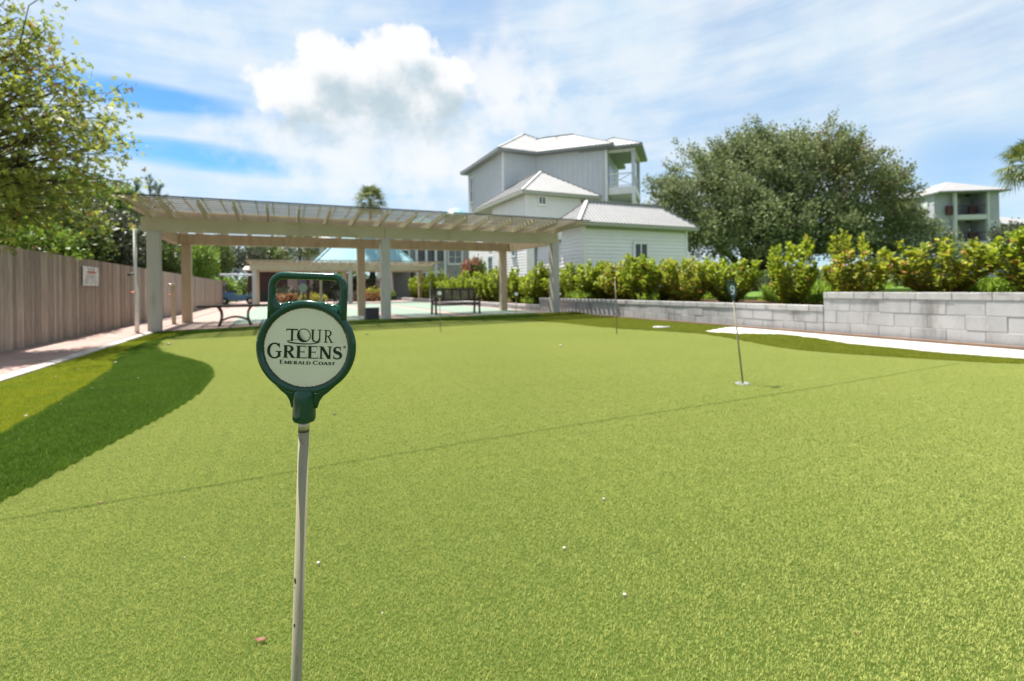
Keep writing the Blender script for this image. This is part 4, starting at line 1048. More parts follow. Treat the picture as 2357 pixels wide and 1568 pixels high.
# ------------------------------------------------------------------ live oak at right
def build_oak():
    rng = np.random.default_rng(5); D = 31.0; s = D / LENS_PX
    base = deep(1728, 640, D); base[2] = 0.62
    root = empty('live_oak', tuple(base), -YAW); tag(root, 'broad grey-green live oak with a domed crown and dark forked trunk right of the cottage', 'tree')
    def L(x, y, rx, rz, rd, dd=0.0):
        c = deep(x, y, D + dd) - base; return (float(c @ RT), float(c @ FW), c[2], rx * s, rd * 0.62, rz * s)
    lobes = [L(1780, 435, 150, 125, 5.2), L(1655, 460, 115, 112, 4.8, -0.5), L(1905, 455, 128, 118, 5.0), L(1715, 392, 100, 82, 4.2, 1), L(1850, 388, 115, 82, 4.2),
             L(1558, 500, 92, 76, 3.8, 1.2), L(2020, 500, 100, 90, 4.0), L(1740, 515, 110, 62, 3.4, -3.0), L(1880, 525, 120, 62, 3.8, -2.3), L(2085, 555, 92, 58, 3.2, -0.5), L(2155, 585, 66, 36, 2.6, -0.5), L(1630, 545, 62, 46, 3.0, -0.8)]
    tr = MB(); fork = np.array([0, 0, 1.3])
    limb(tr, (0, 0, -0.6), fork, 0.48, 0.40, rng, 0.05)
    crown_pts = []
    for l in lobes:
        tip = np.array(l[:3]) * 0.9; mid = fork + (tip - fork) * 0.5 + np.array([0, 0, -0.5])
        p = limb(tr, fork + rng.normal(0, 0.1, 3), tip, 0.24, 0.05, rng, 0.12, 7)
        for _ in range(4):
            e = np.array(l[:3]) + rng.normal(0, 0.45, 3) * np.array(l[3:6]); limb(tr, p[random.randint(3, 6)], e, 0.07, 0.015, rng, 0.2, 4, 5)
    tr.build('trunk', 'trunk_wood', root, True)
    P = shell_points(rng, 2300, lobes, 0.70)
    cc = np.array([0.0, 0.0, 3.5]); dv = P - cc; an = np.arctan2(dv[:, 0], dv[:, 2]); P = cc + dv * (0.985 + 0.05 * np.sin(an * 7 + 1) + 0.045 * np.sin(an * 13 + dv[:, 1]) + 0.03 * np.sin(an * 23))[:, None]
    q = rng.random(len(P)) < np.clip(1.3 - 0.5 * np.abs(np.sin(P[:, 0] * 1.7 + P[:, 2] * 1.3) + np.sin(P[:, 1] * 1.9 - P[:, 2] * 1.1)), 0.12, 1)
    P = P[q]
    tanp = (P[:, 0] > 3.2) & (P[:, 2] > 4.5) & (rng.random(len(P)) < 0.42)
    me = crown_mesh('crown', P[~tanp], 0.30, 62, 0.17, rng, 0.30, 0.35, 0.8, 0.8, None)
    o = obj('crown', me, 'oak_leaf', root); o['kind'] = 'stuff'
    me = crown_mesh('tan_crown', P[tanp], 0.32, 55, 0.17, rng, 0.26, 0.5, 1.0, 0.7, None)
    o = obj('tan_crown', me, 'tan_leaf', root); o['kind'] = 'stuff'; o['label'] = 'brownish tinged foliage at the upper right of the crown'
    # feathery shoots that break the outline
    sh = P[(P[:, 2] > 3.5)]; sh = sh[rng.choice(len(sh), 520)]
    ctr = np.array([np.mean([l[i] for l in lobes]) for i in range(3)])
    d = sh - ctr; d /= np.linalg.norm(d, axis=1)[:, None]; d[:, 2] += 0.4
    C = np.concatenate([sh + d * t for t in np.linspace(0.1, 0.95, 9)]); me = crown_mesh('shoots', C, 0.075, 7, 0.14, rng, 0.28, 0.5)
    o = obj('shoots', me, 'oak_leaf', root); o['kind'] = 'stuff'
build_oak()

# ------------------------------------------------------------------ generic bushes and trees behind the fence
def lobed_plant(name, label, cat, base, lobes, material, leaf, clumps, per, spread, seed, trunk_r=0.06, group=None, trunk_name='trunk', aspect=0.36, inner=0.55):
    rng = np.random.default_rng(seed); root = empty(name, tuple(base)); tag(root, label, cat, group)
    lo = local(lobes, base); tr = MB()
    for l in lo:
        p = limb(tr, (0, 0, -0.2), tuple(np.array(l[:3]) * 0.95), trunk_r, trunk_r * 0.3, rng, 0.12, 5, 6)
        for _ in range(4): limb(tr, p[3], np.array(l[:3]) + rng.normal(0, 0.5, 3) * np.array(l[3:6]), trunk_r * 0.4, trunk_r * 0.12, rng, 0.2, 3, 5)
    tr.build(trunk_name, 'trunk_wood', root, True)
    P = shell_points(rng, clumps, lo, inner, 0.05)
    o = obj('crown', crown_mesh('crown', P, spread, per, leaf, rng, aspect, 0.3), material, root); o['kind'] = 'stuff'
    return root
def shrub_at(name, label, x, y, Y, rx, rz, material, seed, leaf=0.10, clumps=150, per=26, cat='shrub', spread=0.16, group='shrubs behind the fence', ry=None, n=3):
    c = on_x(x, y, Y) if Y < 0 else on_y(x, y, Y); s = abs(float((c - np.array([0, 0, EYE])) @ FW)) / LENS_PX
    rng = np.random.default_rng(seed); W, Hh = rx * s, rz * s
    if Y < 0: W, ry = 0.95, rx * s * 1.5
    lob = [(c[0], c[1], c[2], W, ry or max(W * 0.8, 0.7), Hh)]
    for k in range(n): lob.append((c[0] + rng.uniform(-0.5, 0.3) * min(W, 1.0) if Y < 0 else c[0] + rng.uniform(-0.7, 0.7) * W, c[1] + rng.uniform(-0.7, 0.7) * (ry or W), c[2] + rng.uniform(-0.6, 0.65) * Hh, W * 0.5, (ry or W) * 0.5, Hh * 0.5))
    return lobed_plant(name, label, cat, (c[0], c[1], -0.16), lob, material, leaf, clumps, per, spread, seed, group=group)
shrub_at('dark_shrub', 'dark grey-green dense shrub above the fence left of the pergola post', 235, 560, -5.5, 95, 75, 'dark_shrub_leaf', 21, 0.12, 420, 30)
shrub_at('dark_shrub', 'dark shrub rising behind the fence below the yellow-green tree, second from the left edge', 120, 540, -5.5, 110, 62, 'mid_shrub_leaf', 22, 0.12, 380, 30)
shrub_at('leafy_shrub', 'light green leafy shrub peeping over the fence near the left edge', 40, 562, -5.4, 75, 32, 'bright_shrub_leaf', 23, 0.13, 160, 26)
shrub_at('leafy_shrub', 'bright green shrub directly left of the pergola roof corner', 285, 500, -6.8, 50, 62, 'bright_shrub_leaf', 24, 0.13, 240, 28)
shrub_at('dark_shrub', 'grey-green shrub seen between the two left pergola posts', 372, 590, -5.6, 40, 48, 'mid_shrub_leaf', 25, 0.13, 240, 28)
shrub_at('leafy_shrub', 'bright green shrub just right of the left rear pergola post', 462, 600, -5.7, 48, 46, 'bright_shrub_leaf', 26, 0.15, 240, 28)
shrub_at('dark_shrub', 'dark green tree mass below the back beam of the pergola', 505, 592, -6.0, 45, 42, 'mid_shrub_leaf', 27, 0.18, 260, 30, spread=0.25)
shrub_at('leafy_shrub', 'olive green shrub at the far end of the fence left of the far pergola', 555, 600, 62.0, 50, 30, 'dark_shrub_leaf', 28, 0.2, 220, 28, spread=0.28)
shrub_at('leafy_shrub', 'yellow-green shrub low behind the fence end beside the far pergola post', 505, 668, 47.0, 30, 22, 'bright_shrub_leaf', 29, 0.2, 160, 26, spread=0.25)
shrub_at('leafy_shrub', 'mid green bush high behind the fence under the sparse tree', 60, 470, -7.6, 110, 70, 'mid_shrub_leaf', 30, 0.15, 320, 26, spread=0.25)
shrub_at('leafy_shrub', 'bright bush behind the fence right of the sparse tree', 200, 480, -7.8, 75, 60, 'bright_shrub_leaf', 31, 0.15, 260, 26, spread=0.25)
shrub_at('far_tree', 'far green treetops above the far pergola roof, centre left', 610, 600, 70.0, 38, 18, 'mid_shrub_leaf', 32, 0.45, 150, 24, 'tree', 0.5, group='far trees')
# sparse broadleaf tree reaching in from the left edge
def build_gum():
    rng = np.random.default_rng(9); base = np.array([-6.1, 11.6, -0.16])
    root = empty('broadleaf_tree', tuple(base)); tag(root, 'sparse yellow-green broadleaf tree leaning in over the fence at the left edge', 'tree')
    tr = MB(); limb(tr, (0, 0, 0), (0.1, 0.0, 3.0), 0.16, 0.12, rng, 0.04, 5, 8); limb(tr, (0.1, 0, 3.0), (0.25, 0.1, 8.2), 0.12, 0.03, rng, 0.05, 6, 8)
    tips = [(40, 40, 11.5), (105, 68, 11.4), (70, 90, 11.9), (60, 140, 11.2), (120, 175, 11.4), (10, 150, 12), (150, 205, 11.6), (90, 230, 11.0), (30, 215, 11.2), (190, 240, 11.7), (280, 275, 12.2),
            (230, 300, 11.8), (160, 290, 11.2), (100, 300, 12.0), (40, 300, 11.3), (260, 352, 12.4), (200, 350, 11.8), (130, 360, 11.2), (60, 370, 11.6), (240, 410, 12.4), (180, 415, 11.7),
            (110, 430, 11.3), (40, 440, 11.8), (0, 400, 11), (215, 465, 12.2), (150, 480, 11.6), (80, 490, 11.4), (-40, 100, 11.2), (-50, 250, 11.4), (-60, 380, 11.0), (10, 60, 12.2), (-10, 330, 12.0),
            (75, 195, 12.4), (20, 250, 10.6), (140, 250, 12.2), (70, 335, 10.7), (-60, 180, 10.8), (15, 480, 10.9), (170, 325, 12.5)]
    cl = []
    for x, y, Y in tips:
        t = on_y(x, y, Y) - base; z0 = min(max(t[2] - 0.9 - 0.25 * abs(t[0]), 1.8), 7.8)
        st = np.array([0.1 + 0.03 * z0, 0.05, z0]); p = limb(tr, st, t, 0.035, 0.008, rng, 0.10, 6, 5)
        for q in p[2:]:
            for _ in range(2): cl.append(np.array(q) + rng.normal(0, 0.17, 3))
        for _ in range(4):
            e = t + rng.normal(0, 0.34, 3); limb(tr, p[4], e, 0.012, 0.004, rng, 0.1, 2, 4); cl += [e, (e + t) / 2]
    tr.build('trunk', 'trunk_wood', root, True)
    P = np.array(cl)
    per = 10; n = len(P) * per; c = np.repeat(P, per, 0) + rng.normal(0, 0.11, (n, 3)); VV, FF = [], []
    d0 = rng.normal(0, 1, (n, 3)); d0[:, 2] -= 0.3; d0 /= np.linalg.norm(d0, axis=1)[:, None]
    ax = np.cross(d0, rng.normal(0, 1, (n, 3))); ax /= np.linalg.norm(ax, axis=1)[:, None]
    Ls = 0.092 * (0.6 + 0.7 * rng.random(n)); V = np.zeros((n, 10, 3)); V[:, 0] = c
    angs = (-1.05, 0.0, 1.05)
    side = np.cross(ax, d0)
    for k, a in enumerate(angs):                                   # three-lobed leaf
        dd = d0 * math.cos(a) + side * math.sin(a); ss = -d0 * math.sin(a) + side * math.cos(a); l = Ls * (1.0 if k == 1 else 0.8)
        V[:, 1 + 3 * k] = c + dd * (l * 0.5)[:, None] + ss * (l * 0.24)[:, None]; V[:, 2 + 3 * k] = c + dd * l[:, None]; V[:, 3 + 3 * k] = c + dd * (l * 0.5)[:, None] - ss * (l * 0.24)[:, None]
    i = np.arange(n)[:, None] * 10
    F = np.concatenate([i + [0, 1, 2, 3], i + [0, 4, 5, 6], i + [0, 7, 8, 9]])
    o = obj('crown', np_mesh('crown', V.reshape(-1, 3), F), 'gum_leaf', root); o['kind'] = 'stuff'
build_gum()
# small pine tops just left of the pergola corner
def pine_top(x, y, Y, h, label, seed):
    rng = np.random.default_rng(seed); t = on_y(x, y, Y); base = (t[0], t[1], -0.16); root = empty('pine_sapling', base); tag(root, label, 'tree', 'pine saplings')
    H = t[2] + 0.16; tr = MB().tube([(0, 0, 0), (0.02, 0, H * 0.6), (0, 0, H)], [0.07, 0.04, 0.01], 6); C, Dn = [], []
    for k in range(22):
        z = H - h * (k / 22) - 0.02; a = rng.random() * 6.28; r = 0.10 + 0.5 * (k / 22) ; e = np.array([math.cos(a) * r, math.sin(a) * r, z + 0.35 * r + 0.15])
        tr.tube([(0, 0, z), tuple(e)], [0.012, 0.004], 4)
        for q in np.linspace(0.35, 1.0, 7):
            for _ in range(8): C.append(np.array([0, 0, z]) * (1 - q) + e * q); Dn.append((math.cos(a) * 0.4, math.sin(a) * 0.4, 1.0))
    tr.build('trunk', 'trunk_wood', root, True)
    C = np.array(C); L = np.full(len(C), 0.16); V, F = kites(C, np.array(Dn), L, L * 0.03, rng, 0.5)
    o = obj('crown', np_mesh('crown', V, F), 'pine_leaf', root); o['kind'] = 'stuff'
pine_top(312, 428, 22, 1.7, 'thin pine sapling top above the left corner of the pergola roof', 41)
pine_top(345, 418, 23, 1.8, 'taller pine sapling top just right of the pergola roof corner', 42)
pine_top(364, 432, 24, 1.3, 'rightmost pine sapling top peeking over the pergola roof', 43)

# ------------------------------------------------------------------ palms
def fan_palm(name, label, x, y, D, R, ground, seed, nf=34, wind=0.0):
    rng = np.random.default_rng(seed); c = deep(x, y, D); base = np.array([c[0], c[1], ground]); root = empty(name, tuple(base)); tag(root, label, 'palm', 'fan palms')
    H = c[2] - ground
    tr = MB(); n = 14; tr.tube([(0.02 * math.sin(k), 0.02 * math.cos(k * 1.3), H * k / n) for k in range(n + 1)], [0.19 + 0.015 * (k % 2) - 0.03 * k / n for k in range(n + 1)], 10); tr.build('trunk', 'palm_trunk', root)
    for k in range(nf):
        a = k * 2.399; t = (k + 0.5) / nf; el = math.radians(78 - 125 * t) + rng.normal(0, 0.08); pl = R * 0.48
        d = np.array([math.cos(a) * math.cos(el), math.sin(a) * math.cos(el), math.sin(el)]); hub = d * pl + np.array([0, 0, H - 0.12 * (1 - d[2])])
        s = np.cross(d, [0, 0, 1.0]); s /= np.linalg.norm(s) + 1e-6; u = np.cross(s, d)
        V, F = [], []
        for j in range(19):
            b = math.radians(-105 + 210 * j / 18); L = R * 0.62 * (0.62 + 0.38 * math.cos(b * 0.75)) * rng.uniform(0.9, 1.08)
            q = d * math.cos(b) + s * math.sin(b); w = np.cross(q, u) * (0.045 * R * 0.5)
            m1 = hub + q * L * 0.55 + u * 0.04 * R; tip = hub + q * L - np.array([0, 0, 0.22 * R * rng.uniform(0.6, 1.3)]) * (0.5 + 0.5 * math.cos(el)); o0 = len(V)
            V += [hub, m1 + w, tip, m1 - w]; F.append((o0, o0 + 1, o0 + 2, o0 + 3))
        fr = obj('frond', np_mesh('frond', np.array(V), np.array(F)), 'palm_leaf', root)
        MB().tube([(0, 0, H - 0.1), tuple(hub * 0.6 + np.array([0, 0, H - 0.1]) * 0.4), tuple(hub)], [0.03, 0.022, 0.014], 5).build('stalk', 'palm_leaf', fr)
fan_palm('fan_palm', 'fan palm crown rising behind the middle of the pergola roof', 853, 462, 48.0, 1.9, -0.16, 51)
fan_palm('fan_palm', 'fan palm crown cut by the right edge of the photo', 2368, 378, 44.0, 2.7, 0.6, 52)
fan_palm('fan_palm', 'palm with grey trunk seen under the pergola beam left of the teal roof', 690, 562, 50.0, 2.6, -0.16, 53)

# ------------------------------------------------------------------ hedge along the wall
def hedge_proto(seed, material, h, w, nst, leaf):
    rng = np.random.default_rng(seed); st = MB(); C, Dn = [], []
    for k in range(nst):
        a = rng.random() * 6.28; r = w * (0.25 + 0.75 * math.sqrt(rng.random())); hh = h * rng.uniform(0.50, 1.10) * (1.0 - 0.25 * (r / w) ** 2)
        b0 = np.array([0.07 * math.cos(a), 0.07 * math.sin(a), -0.05]); tip = np.array([r * math.cos(a), r * math.sin(a), hh])
        pts = [b0 + (tip - b0) * t + np.array([0.12 * r * math.cos(a), 0.12 * r * math.sin(a), 0]) * math.sin(PI * t) for t in np.linspace(0, 1, 5)]
        st.tube(pts, [0.014, 0.012, 0.010, 0.007, 0.004], 5)
        for t in np.linspace(0.08, 1.02, 19):
            p = b0 + (tip - b0) * t + np.array([0.12 * r * math.cos(a), 0.12 * r * math.sin(a), 0]) * math.sin(PI * min(t, 1))
            for _ in range(4 if t < 0.85 else 7):
                e = rng.random() * 6.28; C.append(p + rng.normal(0, 0.035, 3)); Dn.append((math.cos(e), math.sin(e), 0.35 + 0.9 * (t > 0.85)))
    C = np.array(C); Dn = np.array(Dn); Dn = Dn / np.linalg.norm(Dn, axis=1)[:, None]; n = len(C); L = leaf * (0.55 + 0.7 * rng.random(n))
    D = Dn + rng.normal(0, 0.25, (n, 3)); D /= np.linalg.norm(D, axis=1)[:, None]; Sd = np.cross(D, np.array([0, 0, 1.0]) + rng.normal(0, 0.25, (n, 3))); Sd /= np.linalg.norm(Sd, axis=1)[:, None]
    Nn = np.cross(Sd, D); W = (L * 0.31)[:, None]; Lc = L[:, None]
    V = np.zeros((n, 6, 3)); V[:, 0] = C; V[:, 1] = C + D * Lc * 0.38 + Sd * W * 0.85 + Nn * W * 0.2; V[:, 2] = C + D * Lc * 0.75 + Sd * W + Nn * W * 0.15; V[:, 3] = C + D * Lc * 1.0 - Nn * Lc * 0.08
    V[:, 4] = C + D * Lc * 0.75 - Sd * W + Nn * W * 0.15; V[:, 5] = C + D * Lc * 0.38 - Sd * W * 0.85 + Nn * W * 0.2
    i = np.arange(n)[:, None] * 6; F = np.concatenate([i + [0, 1, 2, 3], i + [0, 3, 4, 5]])
    lm = np_mesh('leaves', V.reshape(-1, 3), F); lm.materials.append(MATS[material]); sm = st.mesh('stems', True); sm.materials.append(MATS['stem_wood'])
    return sm, lm
PROT = [hedge_proto(61, 'hedge_leaf', 1.3, 0.62, 34, 0.115), hedge_proto(62, 'hedge_leaf', 1.3, 0.70, 38, 0.105), hedge_proto(63, 'hedge_leaf_tinted', 1.35, 0.60, 30, 0.115), hedge_proto(64, 'hedge_leaf_tinted', 1.3, 0.74, 36, 0.11), hedge_proto(65, 'hedge_leaf', 1.3, 0.6, 36, 0.115), hedge_proto(66, 'hedge_leaf', 1.3, 0.78, 34, 0.10)]
def ordinal(k): return ('first', 'second', 'third', 'fourth', 'fifth', 'sixth', 'seventh', 'eighth', 'ninth', 'tenth', 'eleventh', 'twelfth', 'thirteenth', 'fourteenth', 'fifteenth', 'sixteenth', 'seventeenth', 'eighteenth', 'nineteenth', 'twentieth', 'twenty-first', 'twenty-second', 'twenty-third', 'twenty-fourth', 'twenty-fifth', 'twenty-sixth', 'twenty-seventh', 'twenty-eighth', 'twenty-ninth', 'thirtieth', 'thirty-first', 'thirty-second', 'thirty-third', 'thirty-fourth', 'thirty-fifth', 'thirty-sixth', 'thirty-seventh', 'thirty-eighth', 'thirty-ninth', 'fortieth', 'forty-first', 'forty-second')[k]
def hedge_shrub(x, y, z, h, w, proto, label, rz):
    r = empty('hedge_shrub', (x, y, z), rz); tag(r, label, 'shrub', 'hedge shrubs behind the block wall'); r.scale = (w, w, h)
    obj('stems', PROT[proto][0], None, r); o = obj('leaves', PROT[proto][1], None, r); o['kind'] = 'stuff'
near = [(11.15, 3.3, 0.72, 0.84, 1.0, 4), (11.2, 4.75, 0.72, 0.80, 1.1, 3), (11.1, 6.1, 0.52, 1.06, 0.98, 2), (11.0, 7.5, 0.52, 1.14, 0.9, 0)]
side = ('large-leaved green shrub at the far right edge above the tall wall section', 'orange-tinted shrub above the tall wall section, second from the right edge', 'tall upright shrub with orange tints just left of the tall wall section, third from right', 'upright bright green shrub in front of the oak, fourth from the right edge')
for (x, y, z, h, w, p), lb in zip(near, side): hedge_shrub(x, y, z, h, w, p, lb, random.random() * 6)
ys = []; y = 9.35
while y < 44: ys.append(y); y += random.uniform(0.68, 0.98) if y < 20 else random.uniform(0.95, 1.3)
for k, y in enumerate(ys):
    z = 0.52 if y < 17.6 else 0.24
    top = 2.12 if y < 10 else (1.9 + 0.12 * math.sin(k * 2.3) if y < 18 else 2.0 + 0.14 * math.sin(k * 1.7))
    hedge_shrub(10.8 + random.uniform(-0.28, 0.35), y, z, (top - z) / 1.32 * random.uniform(0.78, 1.14), random.uniform(0.9, 1.3), random.choice((0, 2, 4, 1, 3, 5)) if y < 15 else random.choice((0, 1, 4, 5)), 'yellow-green hedge shrub behind the wall, %s along the row left of the oak trunk' % ordinal(k), random.random() * 6)
# fern-like ground cover between the shrubs
def ground_cover():
    rng = np.random.default_rng(71); C = []
    for (x0, x1, y0, y1, z, n) in ((10.9, 13.0, 2.0, 5.8, 0.72, 3600), (10.3, 13.0, 5.9, 9.6, 0.52, 4200), (10.1, 12.6, 9.6, 17.5, 0.52, 4200), (10.1, 12, 17.7, 40, 0.24, 5000), (11.9, 16.0, 1.0, 9.3, 0.74, 5000)):
        p = np.stack([rng.uniform(x0, x1, n), rng.uniform(y0, y1, n), np.full(n, z)], 1); d = np.sin(p[:, 0] * 2.1 + 1) + np.sin(p[:, 1] * 1.7) + np.sin(p[:, 0] * 0.9 - p[:, 1] * 1.3)
        C.append(p[d > 0.55])
    C = np.concatenate(C); C = np.repeat(C, 4, 0) + rng.normal(0, 0.05, (len(C) * 4, 3)) * np.array([1, 1, 0.3]); n = len(C)
    N = rng.normal(0, 0.45, (n, 3)); N[:, 2] = 1.0; N /= np.linalg.norm(N, axis=1)[:, None]
    L = 0.26 * (0.5 + 0.8 * rng.random(n)); C[:, 2] += rng.random(n) * 0.10
    V, F = kites(C, N, L, L * 0.07, rng, 0.3)
    o = obj('ground_cover', np_mesh('ground_cover', V, F), 'fern_leaf'); o['kind'] = 'stuff'; tag(o, 'bright green feathery ground cover between the hedge shrubs', 'plants')
ground_cover()

# ------------------------------------------------------------------ buildings
def hip_roof(root, x0, x1, y0, y1, ze, zr, material, edge='fascia', rib=0.0, name='roof', th=0.14, rib_h=0.035):
    W, L = x1 - x0, y1 - y0
    if W >= L: r0, r1 = (x0 + L / 2, (y0 + y1) / 2), (x1 - L / 2, (y0 + y1) / 2)
    else: r0, r1 = ((x0 + x1) / 2, y0 + W / 2), ((x0 + x1) / 2, y1 - W / 2)
    c = [Vector((x0, y0, ze)), Vector((x1, y0, ze)), Vector((x1, y1, ze)), Vector((x0, y1, ze))]
    R0, R1 = Vector((*r0, zr)), Vector((*r1, zr))
    faces = [[c[0], c[1], R1, R0], [c[1], c[2], R1], [c[2], c[3], R0, R1], [c[3], c[0], R0]] if W >= L else [[c[0], c[1], R0], [c[1], c[2], R1, R0], [c[2], c[3], R1], [c[3], c[0], R0, R1]]
    mb = MB()
    for f in faces: mb.poly(f)
    o = mb.build(name, material, root)
    e = MB(); d = Vector((0, 0, -th)); low = [p + d for p in c]
    for i in range(4):
        j = (i + 1) % 4; e.poly([low[i], low[j], c[j] - Vector((0, 0, 0.02)), c[i] - Vector((0, 0, 0.02))])
    e.poly(low[::-1]); e.build('eave', edge, o)
    if rib:
        rb = MB()
        for f in faces:
            a, b = f[0], f[1]; ed = (b - a).normalized(); n = (b - a).cross(f[2] - a).normalized(); up = n.cross(ed)
            P2 = [((p - a).dot(ed), (p - a).dot(up)) for p in f]; L_ = (b - a).length; t = rib * 0.5
            while t < L_:
                hmax = 0.0
                for i in range(len(P2)):
                    (xa, ya), (xb, yb) = P2[i], P2[(i + 1) % len(P2)]
                    if (xa - t) * (xb - t) <= 0 and abs(xb - xa) > 1e-6: hmax = max(hmax, ya + (yb - ya) * (t - xa) / (xb - xa))
                if hmax > 0.1: rb.bar(a + ed * t - up * 0.03 + n * rib_h * 0.5, a + ed * t + up * (hmax - 0.02) + n * rib_h * 0.5, 0.05, rib_h, n)
                t += rib
        for p in c: 
            q = R0 if (p - R0).length < (p - R1).length else R1; rb.bar(p + Vector((0, 0, 0.03)), q + Vector((0, 0, 0.05)), 0.16, 0.03)
        if (R0 - R1).length > 0.1: rb.bar(R0 + Vector((0, 0, 0.05)), R1 + Vector((0, 0, 0.05)), 0.2, 0.04)
        rb.build('roof_seams', material, o, kind='stuff')
    return o
def window(root, plane, u0, u1, z0, z1, at, frame='white_paint', glass='glass', cols=2, rows=1, trim=0.09, sign=-1):
    """plane 'y': wall facing -y at y=at, u=x ; plane 'x': wall facing -x at x=at, u=y"""
    def bx(mb, a0, a1, b0, b1, d0, d1):
        lo, hi = sorted((at + sign * d0, at + sign * d1))
        return mb.box(a0, a1, lo, hi, b0, b1) if plane == 'y' else mb.box(lo, hi, a0, a1, b0, b1)
    fr = MB(); t = trim
    bx(fr, u0 - t, u1 + t, z1, z1 + t, 0.002, 0.055); bx(fr, u0 - t, u1 + t, z0 - t, z0, 0.002, 0.065)
    bx(fr, u0 - t, u0, z0 + 0.001, z1 - 0.001, 0.002, 0.05); bx(fr, u1, u1 + t, z0 + 0.001, z1 - 0.001, 0.002, 0.05)
    w = fr.build('window', frame, root)
    cw, ch = (u1 - u0) / cols, (z1 - z0) / rows
    for i in range(cols):
        for j in range(rows): bx(MB(), u0 + i * cw + 0.015, u0 + (i + 1) * cw - 0.015, z0 + j * ch + 0.015, z0 + (j + 1) * ch - 0.015, 0.004, 0.014).build('pane', glass, w)
    mu = MB()
    for i in range(1, cols): bx(mu, u0 + i * cw - 0.03, u0 + i * cw + 0.03, z0, z1, 0.002, 0.04)
    for j in range(1, rows): bx(mu, u0, u1, z0 + j * ch - 0.025, z0 + j * ch + 0.025, 0.002, 0.036)
    if mu.v: mu.build('mullion', frame, w)
    bx(MB(), u0 - t - 0.03, u1 + t + 0.03, z0 - t - 0.05, z0 - t - 0.002, 0.002, 0.09).build('sill', frame, w)
    return w
def lap_boards(wall, plane, u0, u1, z0, z1, at, step, material, single=True):
    n = int((z1 - z0) / step); s = MB(); joined = MB()
    for k in range(n):
        z = z0 + k * step; h = step
        p = [(0.004, 0), (0.042, 0), (0.006, h), (0.004, h)]
        m_ = MB()
        for u in (u0, u1):
            for d, q in p: m_.v.append((u, at - d, q) if plane == 'y' else (at - d, u, q))
        m_.f = [(3, 2, 1, 0), (4, 5, 6, 7), (0, 1, 5, 4), (1, 2, 6, 5), (2, 3, 7, 6), (3, 0, 4, 7)]
        if single:
            if k == 0: me = m_.mesh('siding_board'); me.materials.append(MATS[material])
            obj('siding_board', me, None, wall, (0, 0, z))
        else: joined.add([(v[0], v[1], v[2] + z) for v in m_.v], m_.f)
    if not single: joined.build('siding', material, wall, kind='stuff')

# --- the cottage nearest the hedge
def cottage():
    GZ = 0.62; r = empty('cottage', (12.44, 18.45, GZ)); tag(r, 'small white cottage with hipped white metal roof behind the hedge', 'house')
    W, D, E_ = 6.35, 1.9, 3.9 - GZ
    w = MB().box(0, W, 0, D, -0.3, E_).build('wall', 'siding_white', r)
    lap_boards(w, 'y', 0.10, W - 0.10, 0.0, E_ - 0.2, 0.0, 0.175, 'siding_white'); lap_boards(w, 'x', 0.10, D, 0.0, E_ - 0.2, 0.0, 0.175, 'siding_white')
    for x in (0.035, W - 0.035): MB().box(x - 0.065, x + 0.065, -0.05, 0.02, -0.1, E_).build('corner_board', 'siding_pale', w)
    MB().box(-0.05, 0.02, 0.02, 0.14, -0.1, E_).build('corner_board', 'siding_pale', w)
    MB().box(0.1, W - 0.1, -0.045, 0.0, E_ - 0.2, E_).build('frieze', 'fascia', w)
    hip_roof(r, -0.55, W + 0.42, -0.45, D + 0.45, E_ + 0.06, 5.16 - GZ, 'metal_roof', 'fascia', 0.21, th=0.16)
    a, b = on_y(1460, 562, 18.45), on_y(1487, 598, 18.45)
    window(r, 'y', float(a[0]) - 12.44, float(b[0]) - 12.44, float(b[2]) - GZ, float(a[2]) - GZ, -0.044, 'siding_pale', 'dark_glass', 2, 1, 0.13)
    # lower rear wing seen under the pergola beam
    w2 = MB().box(0.3, 3.2, D + 0.5, D + 3.2, -0.3, 2.7).build('rear_wing_wall', 'siding_white', r)
    lap_boards(w2, 'x', D + 0.55, D + 3.1, 0.0, 2.5, 0.3, 0.175, 'siding_white')
    MB().box(0.1, 3.4, D + 0.47, D + 3.4, 2.7, 2.8).build('rear_wing_roof', 'metal_roof', r)
    MB().box(0.262, 0.298, D + 3.12, D + 3.2, -0.1, 2.65).build('drainpipe', 'door_green', r)
cottage()
